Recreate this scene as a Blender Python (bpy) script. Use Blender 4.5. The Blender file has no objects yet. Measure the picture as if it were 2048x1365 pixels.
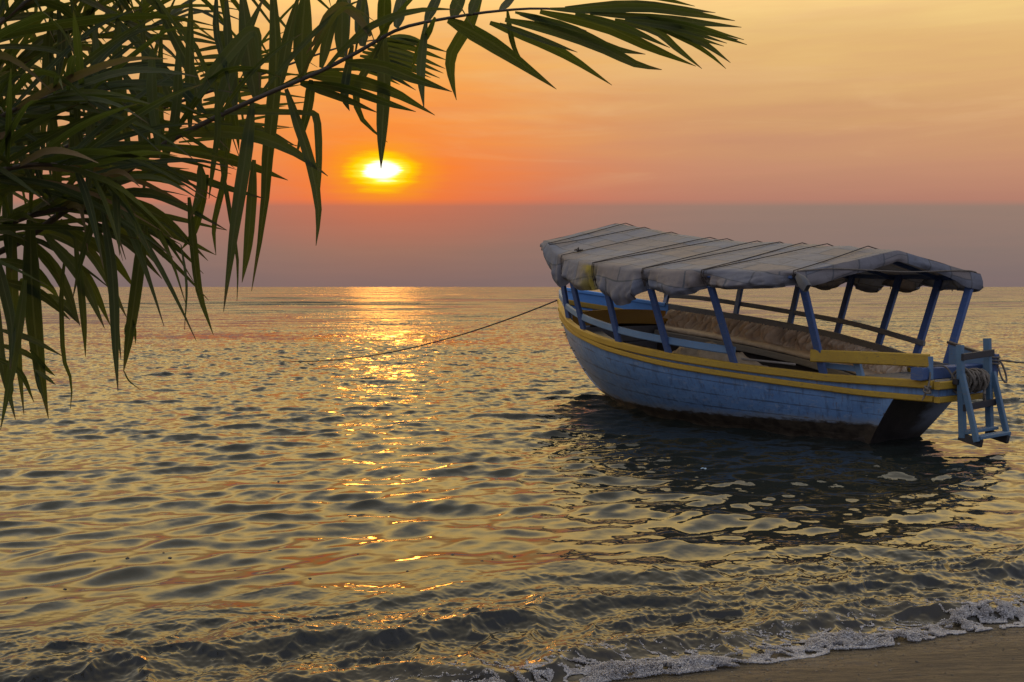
import bpy, math, random
import numpy as np
from mathutils import Vector, Matrix
R = math.radians
rnd = random.Random(7)
nrs = np.random.RandomState(11)
scene = bpy.context.scene
COL = scene.collection

def lin(r, g, b, k=1.0):
    f = lambda c: (c / 12.92 if c <= .04045 else ((c + .055) / 1.055) ** 2.4)
    return (f(r / 255.) * k, f(g / 255.) * k, f(b / 255.) * k, 1.0)

# ------------------------------------------------------------------ camera
CAM_H = 1.8
FPX = 2048 * 35 / 36.0                       # focal length in photo pixels (photo is 2048 wide)
PITCH = math.atan(108.5 / FPX)
cam_d = bpy.data.cameras.new("camera")
cam_d.lens = 35; cam_d.sensor_width = 36; cam_d.clip_end = 30000; cam_d.clip_start = .05
cam = bpy.data.objects.new("camera", cam_d); COL.objects.link(cam)
cam.location = (0, 0, CAM_H); cam.rotation_euler = (R(90) - PITCH, 0, 0)
scene.camera = cam
scene.view_settings.view_transform = 'Standard'
scene.view_settings.look = 'None'
scene.view_settings.exposure = 0.0
scene.view_settings.gamma = 1.0
scene.cycles.max_bounces = 8
scene.cycles.transparent_max_bounces = 8
scene.cycles.sample_clamp_indirect = 4
SHORE_A, SHORE_B = 4.335, .318                # shoreline y = A + B x
SUN_EL, SUN_AZ = 6.5, -7.4                  # degrees above the horizon, degrees right of straight ahead

# ------------------------------------------------------------------ node helpers
class NT:
    def __init__(s, nt): s.nt = nt; nt.nodes.clear()
    def n(s, t, **kw):
        nd = s.nt.nodes.new(t)
        for k, v in kw.items(): setattr(nd, k, v)
        return nd
    def l(s, a, b): s.nt.links.new(a, b)
    def put(s, sock, v):
        if isinstance(v, bpy.types.NodeSocket): s.l(v, sock)
        else: sock.default_value = v
    def math(s, op, a, b=0.0, c=None, clamp=False):
        nd = s.n('ShaderNodeMath', operation=op, use_clamp=clamp)
        s.put(nd.inputs[0], a); s.put(nd.inputs[1], b)
        if c is not None: s.put(nd.inputs[2], c)
        return nd.outputs[0]
    def vmath(s, op, a, b=(0, 0, 0)):
        nd = s.n('ShaderNodeVectorMath', operation=op)
        s.put(nd.inputs[0], a); s.put(nd.inputs[1], b)
        return nd.outputs['Value'] if op in ('DOT_PRODUCT', 'LENGTH') else nd.outputs['Vector']
    def maprange(s, v, a, b, c=0., d=1., smooth=False):
        nd = s.n('ShaderNodeMapRange', interpolation_type='SMOOTHSTEP' if smooth else 'LINEAR')
        s.put(nd.inputs['Value'], v)
        for k, x in zip(('From Min', 'From Max', 'To Min', 'To Max'), (a, b, c, d)): nd.inputs[k].default_value = x
        return nd.outputs['Result']
    def mix(s, f, a, b, blend='MIX'):
        nd = s.n('ShaderNodeMix', data_type='RGBA', blend_type=blend)
        s.put(nd.inputs['Factor'], f); s.put(nd.inputs['A'], a); s.put(nd.inputs['B'], b)
        return nd.outputs['Result']
    def ramp(s, v, stops, interp='LINEAR'):
        nd = s.n('ShaderNodeValToRGB'); s.put(nd.inputs[0], v)
        cr = nd.color_ramp; cr.interpolation = interp
        while len(cr.elements) < len(stops): cr.elements.new(.5)
        for e, (p, c) in zip(cr.elements, stops):
            e.position = p; e.color = c if hasattr(c, '__len__') else (c, c, c, 1)
        return nd.outputs['Color']
    def noise(s, vec, scale, detail=3, rough=.5, dist=0., out='Fac'):
        nd = s.n('ShaderNodeTexNoise'); s.l(vec, nd.inputs['Vector'])
        nd.inputs['Scale'].default_value = scale; nd.inputs['Detail'].default_value = detail
        nd.inputs['Roughness'].default_value = rough; nd.inputs['Distortion'].default_value = dist
        return nd.outputs[out]
    def mapping(s, vec, scale=(1, 1, 1), rot=(0, 0, 0), loc=(0, 0, 0)):
        nd = s.n('ShaderNodeMapping'); s.l(vec, nd.inputs['Vector'])
        nd.inputs['Scale'].default_value = scale; nd.inputs['Rotation'].default_value = rot; nd.inputs['Location'].default_value = loc
        return nd.outputs['Vector']

# ------------------------------------------------------------------ sky (world) and sun
world = bpy.data.worlds.new("World"); scene.world = world; world.use_nodes = True
w = NT(world.node_tree)
geo = w.n('ShaderNodeTexCoord').outputs['Generated']
dirn = w.vmath('NORMALIZE', geo)
sep = w.n('ShaderNodeSeparateXYZ'); w.l(dirn, sep.inputs[0])
elev = w.math('MULTIPLY', w.math('ARCSINE', sep.outputs['Z']), 180 / math.pi)
hor = w.n('ShaderNodeCombineXYZ'); w.l(sep.outputs['X'], hor.inputs[0]); w.l(sep.outputs['Y'], hor.inputs[1])
horn = w.vmath('NORMALIZE', hor.outputs[0])
sh = (math.sin(R(SUN_AZ)), math.cos(R(SUN_AZ)), 0)
cosaz = w.vmath('DOT_PRODUCT', horn, sh)
az = w.math('MULTIPLY', w.math('ARCCOSINE', w.math('MINIMUM', cosaz, .999999)), 180 / math.pi)
# faint streaky cloud, stretched along the horizon
cl = w.noise(w.mapping(dirn, (2.2, 2.2, 26)), 1.6, 5, .55, .4)
cl2 = w.noise(w.mapping(dirn, (5, 5, 60)), 1.6, 4, .55, .3)
# the haze bank stands straight across the lake, so its height is measured along the view to the north
ebank = w.math('MULTIPLY', w.math('ARCTANGENT', w.math('DIVIDE', sep.outputs['Z'], w.math('MAXIMUM', sep.outputs['Y'], .3))), 180 / math.pi)
elev_w = w.math('ADD', ebank, w.math('MULTIPLY', w.math('SUBTRACT', cl, .5), w.maprange(elev, 5.2, 9, 0, 5.0)))
E0, E1 = -4.0, 46.0
P = lambda e: (e - E0) / (E1 - E0)
away = w.ramp(w.maprange(elev_w, E0, E1), [(P(-4), lin(110, 96, 104)), (P(0), lin(122, 107, 107)), (P(2), lin(135, 116, 109)), (P(4.66), lin(150, 124, 111)),
    (P(4.88), lin(179, 126, 108)), (P(7), lin(196, 143, 112)), (P(9.3), lin(210, 160, 112)), (P(13), lin(228, 184, 120)), (P(16), lin(240, 202, 132)),
    (P(21), lin(252, 210, 122)), (P(29), lin(248, 216, 142)), (P(45), lin(186, 184, 170))])
near = w.ramp(w.maprange(elev_w, E0, E1), [(P(-4), lin(115, 92, 92)), (P(0), lin(131, 106, 102)), (P(2), lin(155, 114, 98)), (P(4.62), lin(194, 112, 86)),
    (P(4.92), lin(234, 116, 70)), (P(6.5), lin(252, 130, 52)), (P(9.3), lin(252, 150, 62)), (P(13), lin(252, 176, 88)), (P(16), lin(250, 194, 112)),
    (P(21), lin(252, 208, 118)), (P(29), lin(248, 216, 142)), (P(45), lin(186, 184, 170))])
sunside = w.math('POWER', 2.718, w.math('MULTIPLY', w.math('POWER', w.math('DIVIDE', az, 11.5), 2.0), -1.0))
front = w.mix(sunside, away, near)
front = w.mix(w.math('MULTIPLY', w.maprange(cl2, .35, .75), w.maprange(elev, 4.8, 5.4, .05, .20)), front, lin(205, 143, 116))
wisp = w.noise(w.mapping(dirn, (3, 3, 22), (0, -.14, 0)), 1.3, 6, .6, .8)
front = w.mix(w.math('MULTIPLY', w.maprange(wisp, .48, .70, 0, 1, True), w.maprange(elev, 4.9, 7.5, 0, .22)), front, lin(238, 196, 140))
upk = w.n('ShaderNodeVectorMath', operation='SCALE'); w.l(front, upk.inputs[0]); w.l(w.math('MULTIPLY', w.maprange(elev, 13.5, 24, 1.0, 2.8, True), w.maprange(elev, 30, 60, 1.0, .62, True)), upk.inputs['Scale']); front = upk.outputs[0]
# broad orange and bright core of the hazed sun
de = w.math('MULTIPLY', w.math('SUBTRACT', elev, SUN_EL), 1.75)
rr = w.math('SQRT', w.math('ADD', w.math('POWER', az, 2.0), w.math('POWER', de, 2.0)))
rr = w.math('ADD', rr, w.math('MULTIPLY', w.math('SUBTRACT', w.noise(w.mapping(dirn, (9, 9, 95)), 2.0, 4, .6, .2), .5), 1.3))
ga = w.ramp(w.math('DIVIDE', rr, 10.0), [(0, 1.), (.155, 1.), (.23, .75), (.36, .42), (.55, .16), (1.0, 0.)])
gc = w.ramp(w.math('DIVIDE', rr, 10.0), [(0, (1, 1, .92, 1)), (.085, (1, 1, .75, 1)), (.112, (1, .88, .06, 1)), (.165, (1, .62, .0, 1)), (.23, (1, .34, .004, 1)), (.4, (1, .23, .02, 1)), (1, (1, .22, .03, 1))])
gb = w.math('MULTIPLY', w.maprange(rr, .9, 1.25, 1.4, 1.0), 1.0)
gcs = w.vmath('MULTIPLY', gc, (1, 1, 1)); 
sc_ = w.n('ShaderNodeVectorMath', operation='SCALE'); w.l(gc, sc_.inputs[0]); w.l(gb, sc_.inputs['Scale'])
# keep the glow above the haze bank
gaf = w.math('MULTIPLY', ga, w.maprange(elev, 4.55, 4.95, .30, 1.0))
front = w.mix(gaf, front, sc_.outputs[0])
# the rest of the dusk sky: a blue-grey dome behind the camera
BK = 1.45
back = w.ramp(w.maprange(elev, -10, 90), [(0, lin(70, 75, 85)), (.1, lin(150, 150, 170)), (.35, lin(170, 176, 196)), (.6, lin(155, 166, 190)), (1, lin(124, 136, 160))])
sb = w.n('ShaderNodeVectorMath', operation='SCALE'); w.l(back, sb.inputs[0]); sb.inputs['Scale'].default_value = BK
horiz = w.math('MULTIPLY', cosaz, w.math('COSINE', w.math('MULTIPLY', elev, math.pi / 180)))
bf_ = w.maprange(horiz, .45, -.25, 0, 1, True)
skyc = w.mix(bf_, front, sb.outputs[0])
bg = w.n('ShaderNodeBackground'); w.l(skyc, bg.inputs['Color']); bg.inputs['Strength'].default_value = 1.0
wo = w.n('ShaderNodeOutputWorld'); w.l(bg.outputs[0], wo.inputs['Surface'])

sd = bpy.data.lights.new("sun", 'SUN'); sd.energy = .065; sd.angle = R(3.8); sd.color = (1.0, .36, .05)
sun = bpy.data.objects.new("sun", sd); COL.objects.link(sun)
svec = Vector((math.sin(R(SUN_AZ)) * math.cos(R(SUN_EL)), math.cos(R(SUN_AZ)) * math.cos(R(SUN_EL)), math.sin(R(SUN_EL))))
sun.rotation_euler = svec.to_track_quat('Z', 'Y').to_euler(); sun.location = svec * 50

# ------------------------------------------------------------------ materials
def mat(name, fn):
    m = bpy.data.materials.new(name); m.use_nodes = True
    t = NT(m.node_tree); out = t.n('ShaderNodeOutputMaterial')
    bs = t.n('ShaderNodeBsdfPrincipled'); t.l(bs.outputs[0], out.inputs['Surface'])
    tc = t.n('ShaderNodeTexCoord')
    fn(t, bs, tc, out); return m

def bump(t, bs, h, strength=.3, dist=.01):
    b = t.n('ShaderNodeBump'); b.inputs['Strength'].default_value = strength; b.inputs['Distance'].default_value = dist
    t.l(h, b.inputs['Height']); t.l(b.outputs[0], bs.inputs['Normal'])

def paint(name, c, c2, wear, wear_amt=.5, rough=.62, stretch=(1.2, 9, 9)):
    """old oil paint on sawn wood: tone drift, grain along the board and worn patches"""
    def fn(t, bs, tc, out):
        o = tc.outputs['Object']
        n1 = t.noise(t.mapping(o, stretch), 3.0, 5, .6)
        n2 = t.noise(o, 1.7, 4, .6)
        n3 = t.noise(t.mapping(o, (2, 14, 14)), 5.0, 6, .7, .6)
        base = t.mix(t.maprange(n2, .3, .7), c, c2)
        base = t.mix(t.math('MULTIPLY', t.maprange(n1, .45, .8), .35), base, tuple(x * .6 for x in c[:3]) + (1,))
        base = t.mix(t.math('MULTIPLY', t.maprange(n3, .55, .66), wear_amt), base, wear)
        t.l(base, bs.inputs['Base Color']); bs.inputs['Roughness'].default_value = rough
        bump(t, bs, n3, .35, .006)
    return mat(name, fn)

M = {}
M['blue'] = paint('post_blue_paint', (.038, .075, .19, 1), (.055, .10, .22, 1), (.20, .17, .14, 1), .5)
M['pale_blue'] = paint('pale_blue_paint', (.13, .225, .34, 1), (.09, .17, .27, 1), (.20, .18, .16, 1), .7)
M['bright_blue'] = paint('bulwark_blue_paint', (.10, .30, .66, 1), (.08, .24, .58, 1), (.2, .22, .25, 1), .35)
M['yellow'] = paint('yellow_paint', (.44, .265, .018, 1), (.35, .20, .014, 1), (.12, .08, .045, 1), .75)
M['ochre'] = paint('ochre_panel_paint', (.42, .22, .015, 1), (.36, .18, .012, 1), (.2, .12, .05, 1), .4)
M['grey_wood'] = paint('weathered_grey_board', (.17, .165, .16, 1), (.13, .13, .135, 1), (.07, .06, .05, 1), .6)
M['brown_wood'] = paint('old_brown_board', (.075, .055, .04, 1), (.055, .042, .035, 1), (.03, .02, .015, 1), .6)
M['light_wood'] = paint('pale_bench_board', (.30, .26, .21, 1), (.24, .21, .17, 1), (.10, .08, .06, 1), .5)
M['dark_wood'] = paint('dark_tarred_wood', (.018, .016, .018, 1), (.028, .024, .024, 1), (.06, .05, .05, 1), .5)

def hull_fn(t, bs, tc, out):
    o = tc.outputs['Object']
    sp = t.n('ShaderNodeSeparateXYZ'); t.l(o, sp.inputs[0])
    uv = tc.outputs['UV']; su = t.n('ShaderNodeSeparateXYZ'); t.l(uv, su.inputs[0])
    n1 = t.noise(t.mapping(o, (.8, 3, 3)), 2.2, 6, .65); n2 = t.noise(o, 9, 5, .7); n3 = t.noise(t.mapping(o, (.9, 6, 6)), 3.4, 7, .74, .5)
    c = t.mix(t.maprange(n1, .3, .7), (.135, .245, .42, 1), (.085, .175, .34, 1))
    # greyer, chalkier paint towards the bow
    c = t.mix(t.math('MULTIPLY', t.maprange(sp.outputs['X'], -1.2, -3.2), .75), c, (.36, .38, .43, 1))
    c = t.mix(t.math('MULTIPLY', t.maprange(n3, .55, .68), .7), c, (.27, .30, .34, 1))
    c = t.mix(t.math('MULTIPLY', t.maprange(n3, .36, .28), .55), c, (.05, .07, .10, 1))
    stv = t.noise(t.mapping(o, (7, 7, .9)), 2.4, 6, .65)
    c = t.mix(t.math('MULTIPLY', t.maprange(stv, .50, .66), .6), c, (.055, .08, .13, 1))
    c = t.mix(t.math('MULTIPLY', t.maprange(n2, .60, .68), .5), c, (.33, .36, .42, 1))
    rst = t.noise(t.mapping(o, (16, 16, 1.6)), 2.0, 4, .6)
    c = t.mix(t.math('MULTIPLY', t.maprange(rst, .60, .72), .55), c, (.11, .065, .04, 1))
    # plank seams follow the sheer (v of the UV map)
    v = t.math('ADD', su.outputs['Y'], t.math('MULTIPLY', t.math('SUBTRACT', t.noise(t.mapping(uv, (3, .4, 1)), 2.5, 3), .5), .018))
    saw = t.math('FRACT', t.math('MULTIPLY', v, 6.0))
    seam = t.math('LESS_THAN', t.math('ABSOLUTE', t.math('SUBTRACT', saw, .5)), t.maprange(t.noise(t.mapping(uv, (14, 2, 1)), 3, 3), .35, .65, .0, .075))
    c = t.mix(t.math('MULTIPLY', seam, .55), c, (.03, .03, .035, 1))
    # nail rust spots
    vo = t.n('ShaderNodeTexVoronoi'); t.l(t.mapping(uv, (34, 9, 1)), vo.inputs['Vector']); vo.inputs['Scale'].default_value = 1.0
    spot = t.math('LESS_THAN', vo.outputs['Distance'], t.maprange(t.noise(t.mapping(uv, (9, 4, 1)), 2.0, 2), .52, .75, 0.0, .20))
    c = t.mix(t.math('MULTIPLY', spot, .75), c, (.06, .035, .025, 1))
    # weed and tar belt above the waterline, irregular top edge
    hgt = t.math('ADD', sp.outputs['Z'], t.math('MULTIPLY', t.math('SUBTRACT', t.noise(t.mapping(o, (2.2, 2.2, 6)), 3.2, 8, .72), .5), .17))
    hgt = t.math('SUBTRACT', hgt, t.maprange(sp.outputs['X'], -2.0, 2.8, -.005, .125))
    belt = t.maprange(hgt, .115, .085, 0, 1)
    scum = t.math('MULTIPLY', t.maprange(hgt, .19, .11, 0, 1), .5)
    c = t.mix(scum, c, (.24, .22, .17, 1))
    c = t.mix(belt, c, t.mix(t.maprange(n2, .4, .6), (.022, .015, .010, 1), (.05, .036, .022, 1)))
    t.l(c, bs.inputs['Base Color'])
    t.l(t.maprange(n2, .3, .7, .38, .62), bs.inputs['Roughness'])
    hh = t.math('SUBTRACT', n3, t.math('MULTIPLY', seam, .8)); bump(t, bs, hh, .45, .008)
M['hull'] = mat('hull_blue_planking', hull_fn)

def transom_fn(t, bs, tc, out):
    o = tc.outputs['Object']; n = t.noise(o, 4, 7, .7); n2 = t.noise(t.mapping(o, (2, 2, 5)), 2.2, 5, .6)
    sp = t.n('ShaderNodeSeparateXYZ'); t.l(o, sp.inputs[0])
    f = t.math('MULTIPLY', t.maprange(t.math('ADD', sp.outputs['Y'], t.math('MULTIPLY', t.math('SUBTRACT', n2, .5), .5)), .10, .32), t.maprange(sp.outputs['Z'], .05, .3))
    c = t.mix(t.maprange(n, .4, .65), (.014, .011, .010, 1), (.035, .028, .024, 1))  # shade on the raked, down-facing transom, painted in as near-black
    c = t.mix(f, c, (.20, .225, .27, 1))
    t.l(c, bs.inputs['Base Color']); bs.inputs['Roughness'].default_value = .6; bump(t, bs, n, .5, .01)
M['transom'] = mat('transom_shade', transom_fn)

def canvas_fn(t, bs, tc, out):
    o = tc.outputs['Object']; uv = tc.outputs['UV']
    n = t.noise(o, 1.4, 5, .6); n2 = t.noise(o, 11, 5, .7)
    c = t.mix(t.maprange(n, .3, .7), (.195, .20, .215, 1), (.145, .15, .165, 1))
    # faded strips of sewn cloth running across the roof
    br = t.n('ShaderNodeTexBrick'); t.l(t.mapping(uv, (1, 1, 1), (0, 0, .03)), br.inputs['Vector'])
    br.inputs['Scale'].default_value = 1.0; br.inputs['Brick Width'].default_value = .55; br.inputs['Row Height'].default_value = .33; br.inputs['Mortar Size'].default_value = .010
    br.inputs['Color1'].default_value = (.225, .172, .135, 1); br.inputs['Color2'].default_value = (.155, .165, .20, 1); br.inputs['Mortar'].default_value = (.075, .072, .07, 1)
    c = t.mix(.72, c, br.outputs['Color'])
    at = t.n('ShaderNodeAttribute', attribute_name='stain')
    st = t.math('MULTIPLY', at.outputs['Fac'], t.maprange(t.noise(o, 5, 4, .6), .25, .5))
    c = t.mix(st, c, (.36, .27, .04, 1))
    c = t.mix(t.math('MULTIPLY', t.maprange(n2, .52, .70), .5), c, (.11, .10, .09, 1))
    t.l(c, bs.inputs['Base Color']); bs.inputs['Roughness'].default_value = .85
    cr = t.math('ABSOLUTE', t.math('SUBTRACT', t.noise(t.mapping(o, (1, 1, .55)), 6, 3, .5, .8), .5)); bump(t, bs, t.math('ADD', t.math('MULTIPLY', t.noise(o, 60, 4, .6), .25), t.math('MULTIPLY', cr, 1.4)), .5, .014)
    # thin cloth lets a little light through
    tr = t.n('ShaderNodeBsdfTranslucent'); t.l(c, tr.inputs['Color']); mx = t.n('ShaderNodeMixShader'); mx.inputs[0].default_value = .10
    t.l(bs.outputs[0], mx.inputs[1]); t.l(tr.outputs[0], mx.inputs[2]); t.l(mx.outputs[0], out.inputs['Surface'])
M['canvas'] = mat('grey_canvas', canvas_fn)

def cloth(name, c1, c2, sc=14):
    def fn(t, bs, tc, out):
        o = tc.outputs['Object']; n = t.noise(o, sc, 5, .65); n2 = t.noise(o, 2, 4)
        c = t.mix(t.maprange(n, .35, .65), c1, c2); c = t.mix(t.math('MULTIPLY', t.maprange(n2, .5, .75), .35), c, tuple(x * .5 for x in c1[:3]) + (1,))
        t.l(c, bs.inputs['Base Color']); bs.inputs['Roughness'].default_value = .9; bump(t, bs, n, .3, .008)
    return mat(name, fn)
M['tan'] = cloth('tan_cushion_cloth', (.80, .62, .42, 1), (.66, .50, .33, 1))
M['tan2'] = cloth('tan_blanket_cloth', (.48, .36, .22, 1), (.38, .28, .17, 1))
M['rope'] = cloth('old_rope', (.20, .16, .12, 1), (.12, .10, .075, 1), 60)
M['rope_dark'] = cloth('dark_cord', (.06, .043, .033, 1), (.04, .03, .024, 1), 60)

def leaf_fn(t, bs, tc, out):
    oi = t.n('ShaderNodeAttribute', attribute_name='tone'); f = oi.outputs['Fac']
    o = tc.outputs['Object']
    n = t.noise(o, 18, 4, .6)
    c = t.mix(f, (.017, .029, .007, 1), (.060, .074, .016, 1))
    c = t.mix(t.math('MULTIPLY', t.maprange(n, .45, .75), .5), c, (.075, .062, .022, 1))
    uvs = t.n('ShaderNodeSeparateXYZ'); t.l(tc.outputs['UV'], uvs.inputs[0])
    rib = t.math('LESS_THAN', t.math('ABSOLUTE', t.math('SUBTRACT', uvs.outputs['X'], .5)), .055)
    c = t.mix(t.math('MULTIPLY', rib, .7), c, (.10, .105, .035, 1))
    edg = t.math('GREATER_THAN', t.math('ABSOLUTE', t.math('SUBTRACT', uvs.outputs['X'], .5)), .43)
    c = t.mix(t.math('MULTIPLY', edg, .6), c, (.085, .11, .026, 1))
    tipb = t.maprange(t.math('ADD', uvs.outputs['Y'], t.math('MULTIPLY', n, .2)), .98, 1.06)
    c = t.mix(tipb, c, (.10, .06, .03, 1))
    dry = t.n('ShaderNodeAttribute', attribute_name='dry'); c = t.mix(dry.outputs['Fac'], c, (.20, .11, .05, 1))
    t.l(c, bs.inputs['Base Color']); bs.inputs['Roughness'].default_value = .55; bs.inputs['Specular IOR Level'].default_value = .22
    uv = tc.outputs['UV']; su = t.n('ShaderNodeSeparateXYZ'); t.l(uv, su.inputs[0])
    wv = t.math('SINE', t.math('MULTIPLY', su.outputs['X'], 44.0)); bump(t, bs, wv, .25, .002)
    tr = t.n('ShaderNodeBsdfTranslucent'); t.l(t.mix(.5, c, (.15, .19, .016, 1)), tr.inputs['Color']); mx = t.n('ShaderNodeMixShader'); mx.inputs[0].default_value = .40
    t.l(bs.outputs[0], mx.inputs[1]); t.l(tr.outputs[0], mx.inputs[2]); t.l(mx.outputs[0], out.inputs['Surface'])
M['leaf'] = mat('palm_leaflet', leaf_fn)
M['rachis'] = paint('palm_rachis', (.075, .048, .022, 1), (.05, .034, .016, 1), (.12, .08, .04, 1), .5)
M['bark'] = paint('palm_bark', (.10, .08, .06, 1), (.06, .05, .04, 1), (.03, .025, .02, 1), .6, .9)

def water_fn(t, bs, tc, out):
    g = t.n('ShaderNodeNewGeometry'); p = g.outputs['Position']
    fl = t.vmath('MULTIPLY', p, (1, 1, 0)); dist = t.vmath('LENGTH', fl)
    a = t.n('ShaderNodeAttribute', attribute_name='shallow')
    c = t.mix(a.outputs['Fac'], (.013, .016, .014, 1), (.05, .040, .027, 1))
    t.l(c, bs.inputs['Base Color']); bs.inputs['IOR'].default_value = 1.33
    # small capillary ripples as a random tilt of the normal, stronger where the mesh gets coarse
    v1 = t.n('ShaderNodeTexNoise'); t.l(t.mapping(fl, (.62, 1.0, 1), (0, 0, .12)), v1.inputs['Vector']); v1.inputs['Scale'].default_value = 8.0; v1.inputs['Detail'].default_value = 4; v1.inputs['Roughness'].default_value = .55
    v2 = t.n('ShaderNodeTexNoise'); t.l(t.mapping(fl, (.35, 1.0, 1), (0, 0, -.1)), v2.inputs['Vector']); v2.inputs['Scale'].default_value = .55; v2.inputs['Detail'].default_value = 5; v2.inputs['Roughness'].default_value = .62
    s1 = t.n('ShaderNodeVectorMath', operation='SCALE'); t.l(t.vmath('SUBTRACT', v1.outputs['Color'], (.5, .5, .5)), s1.inputs[0])
    t.l(t.maprange(dist, 5, 22, .16, 1.6), s1.inputs['Scale'])
    s2 = t.n('ShaderNodeVectorMath', operation='SCALE'); t.l(t.vmath('SUBTRACT', v2.outputs['Color'], (.5, .5, .5)), s2.inputs[0])
    t.l(t.maprange(dist, 12, 60, .0, 2.1), s2.inputs['Scale'])
    v3 = t.n('ShaderNodeTexNoise'); t.l(t.mapping(fl, (.30, 1.0, 1), (0, 0, .12)), v3.inputs['Vector']); v3.inputs['Scale'].default_value = .085; v3.inputs['Detail'].default_value = 6; v3.inputs['Roughness'].default_value = .6
    s3 = t.n('ShaderNodeVectorMath', operation='SCALE'); t.l(t.vmath('SUBTRACT', v3.outputs['Color'], (.5, .5, .5)), s3.inputs[0])
    t.l(t.maprange(dist, 20, 120, .0, 3.0), s3.inputs['Scale'])
    tilt = t.vmath('MULTIPLY', t.vmath('ADD', t.vmath('ADD', s1.outputs[0], s2.outputs[0]), s3.outputs[0]), (1, 1, 0))
    # wavelets running in to the beach are steeper on their shoreward side
    cb = t.n('ShaderNodeCombineXYZ'); t.l(t.maprange(dist, 6, 26, -.05, -.13), cb.inputs[1])
    tilt = t.vmath('ADD', tilt, cb.outputs[0])
    nn = t.vmath('NORMALIZE', t.vmath('ADD', g.outputs['Normal'], tilt))
    t.l(nn, bs.inputs['Normal'])
    t.l(t.maprange(dist, 5, 60, .03, .12), bs.inputs['Roughness'])
M['water'] = mat('lake_water', water_fn)

def sand_fn(t, bs, tc, out):
    g = t.n('ShaderNodeNewGeometry'); p = g.outputs['Position']
    st = t.mapping(p, (1, 4.5, 1), (0, 0, -.35))
    n = t.noise(p, 5, 6, .65); n2 = t.noise(p, 210, 3, .75); n3 = t.noise(st, 1.3, 6, .62, .4); n4 = t.noise(st, 7, 5, .65, .6)
    c = t.mix(t.maprange(n3, .38, .60), (.115, .085, .05, 1), (.035, .024, .016, 1))
    c = t.mix(t.math('MULTIPLY', t.maprange(n4, .5, .7), .6), c, (.05, .037, .026, 1)); c = t.mix(t.math('MULTIPLY', t.maprange(n2, .45, .75), .7), c, (.16, .13, .09, 1))
    vo = t.n('ShaderNodeTexVoronoi'); t.l(p, vo.inputs['Vector']); vo.inputs['Scale'].default_value = 34
    c = t.mix(t.math('LESS_THAN', vo.outputs['Distance'], t.maprange(n, .5, .8, 0, .22)), c, (.03, .022, .018, 1))
    sp = t.n('ShaderNodeSeparateXYZ'); t.l(p, sp.inputs[0])
    sg = t.math('SUBTRACT', t.math('SUBTRACT', sp.outputs['Y'], t.math('MULTIPLY', sp.outputs['X'], SHORE_B)), SHORE_A)
    sgn = t.math('ADD', sg, t.math('MULTIPLY', t.math('SUBTRACT', t.noise(t.mapping(p, (1, 2.5, 1), (0, 0, -.35)), 1.5, 5, .6), .5), .55))
    film = t.maprange(sgn, -.25, -.17, 0, 1, True)            # the last wave's film of water still lies on the lower sand
    c = t.mix(film, t.mix(.6, c, (.022, .014, .010, 1)), t.mix(.35, c, (.09, .07, .042, 1)))
    t.l(c, bs.inputs['Base Color']); t.l(t.math('ADD', t.maprange(n4, .35, .65, .12, .38), t.math('MULTIPLY', t.math('SUBTRACT', 1.0, film), .38)), bs.inputs['Roughness'])
    bump(t, bs, t.math('ADD', t.math('MULTIPLY', n2, .30), t.math('ADD', n, t.math('MULTIPLY', n4, 1.6))), .9, .03)
M['sand'] = mat('wet_sand', sand_fn)
def foam_fn(t, bs, tc, out):
    n = t.noise(tc.outputs['Object'], 22, 4, .6)
    t.l(t.mix(t.maprange(n, .35, .65), (.66, .63, .61, 1), (.40, .37, .36, 1)), bs.inputs['Base Color'])
    bs.inputs['Roughness'].default_value = .22; bs.inputs['IOR'].default_value = 1.33
    bs.inputs['Transmission Weight'].default_value = .35
M['foam'] = mat('shore_foam', foam_fn)
def nail_fn(t, bs, tc, out):
    bs.inputs['Base Color'].default_value = (.05, .03, .022, 1); bs.inputs['Metallic'].default_value = .5; t.l(t.maprange(t.noise(tc.outputs['Object'], 40), .3, .7, .5, .9), bs.inputs['Roughness'])
M['nail'] = mat('rusty_nail', nail_fn)

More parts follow.
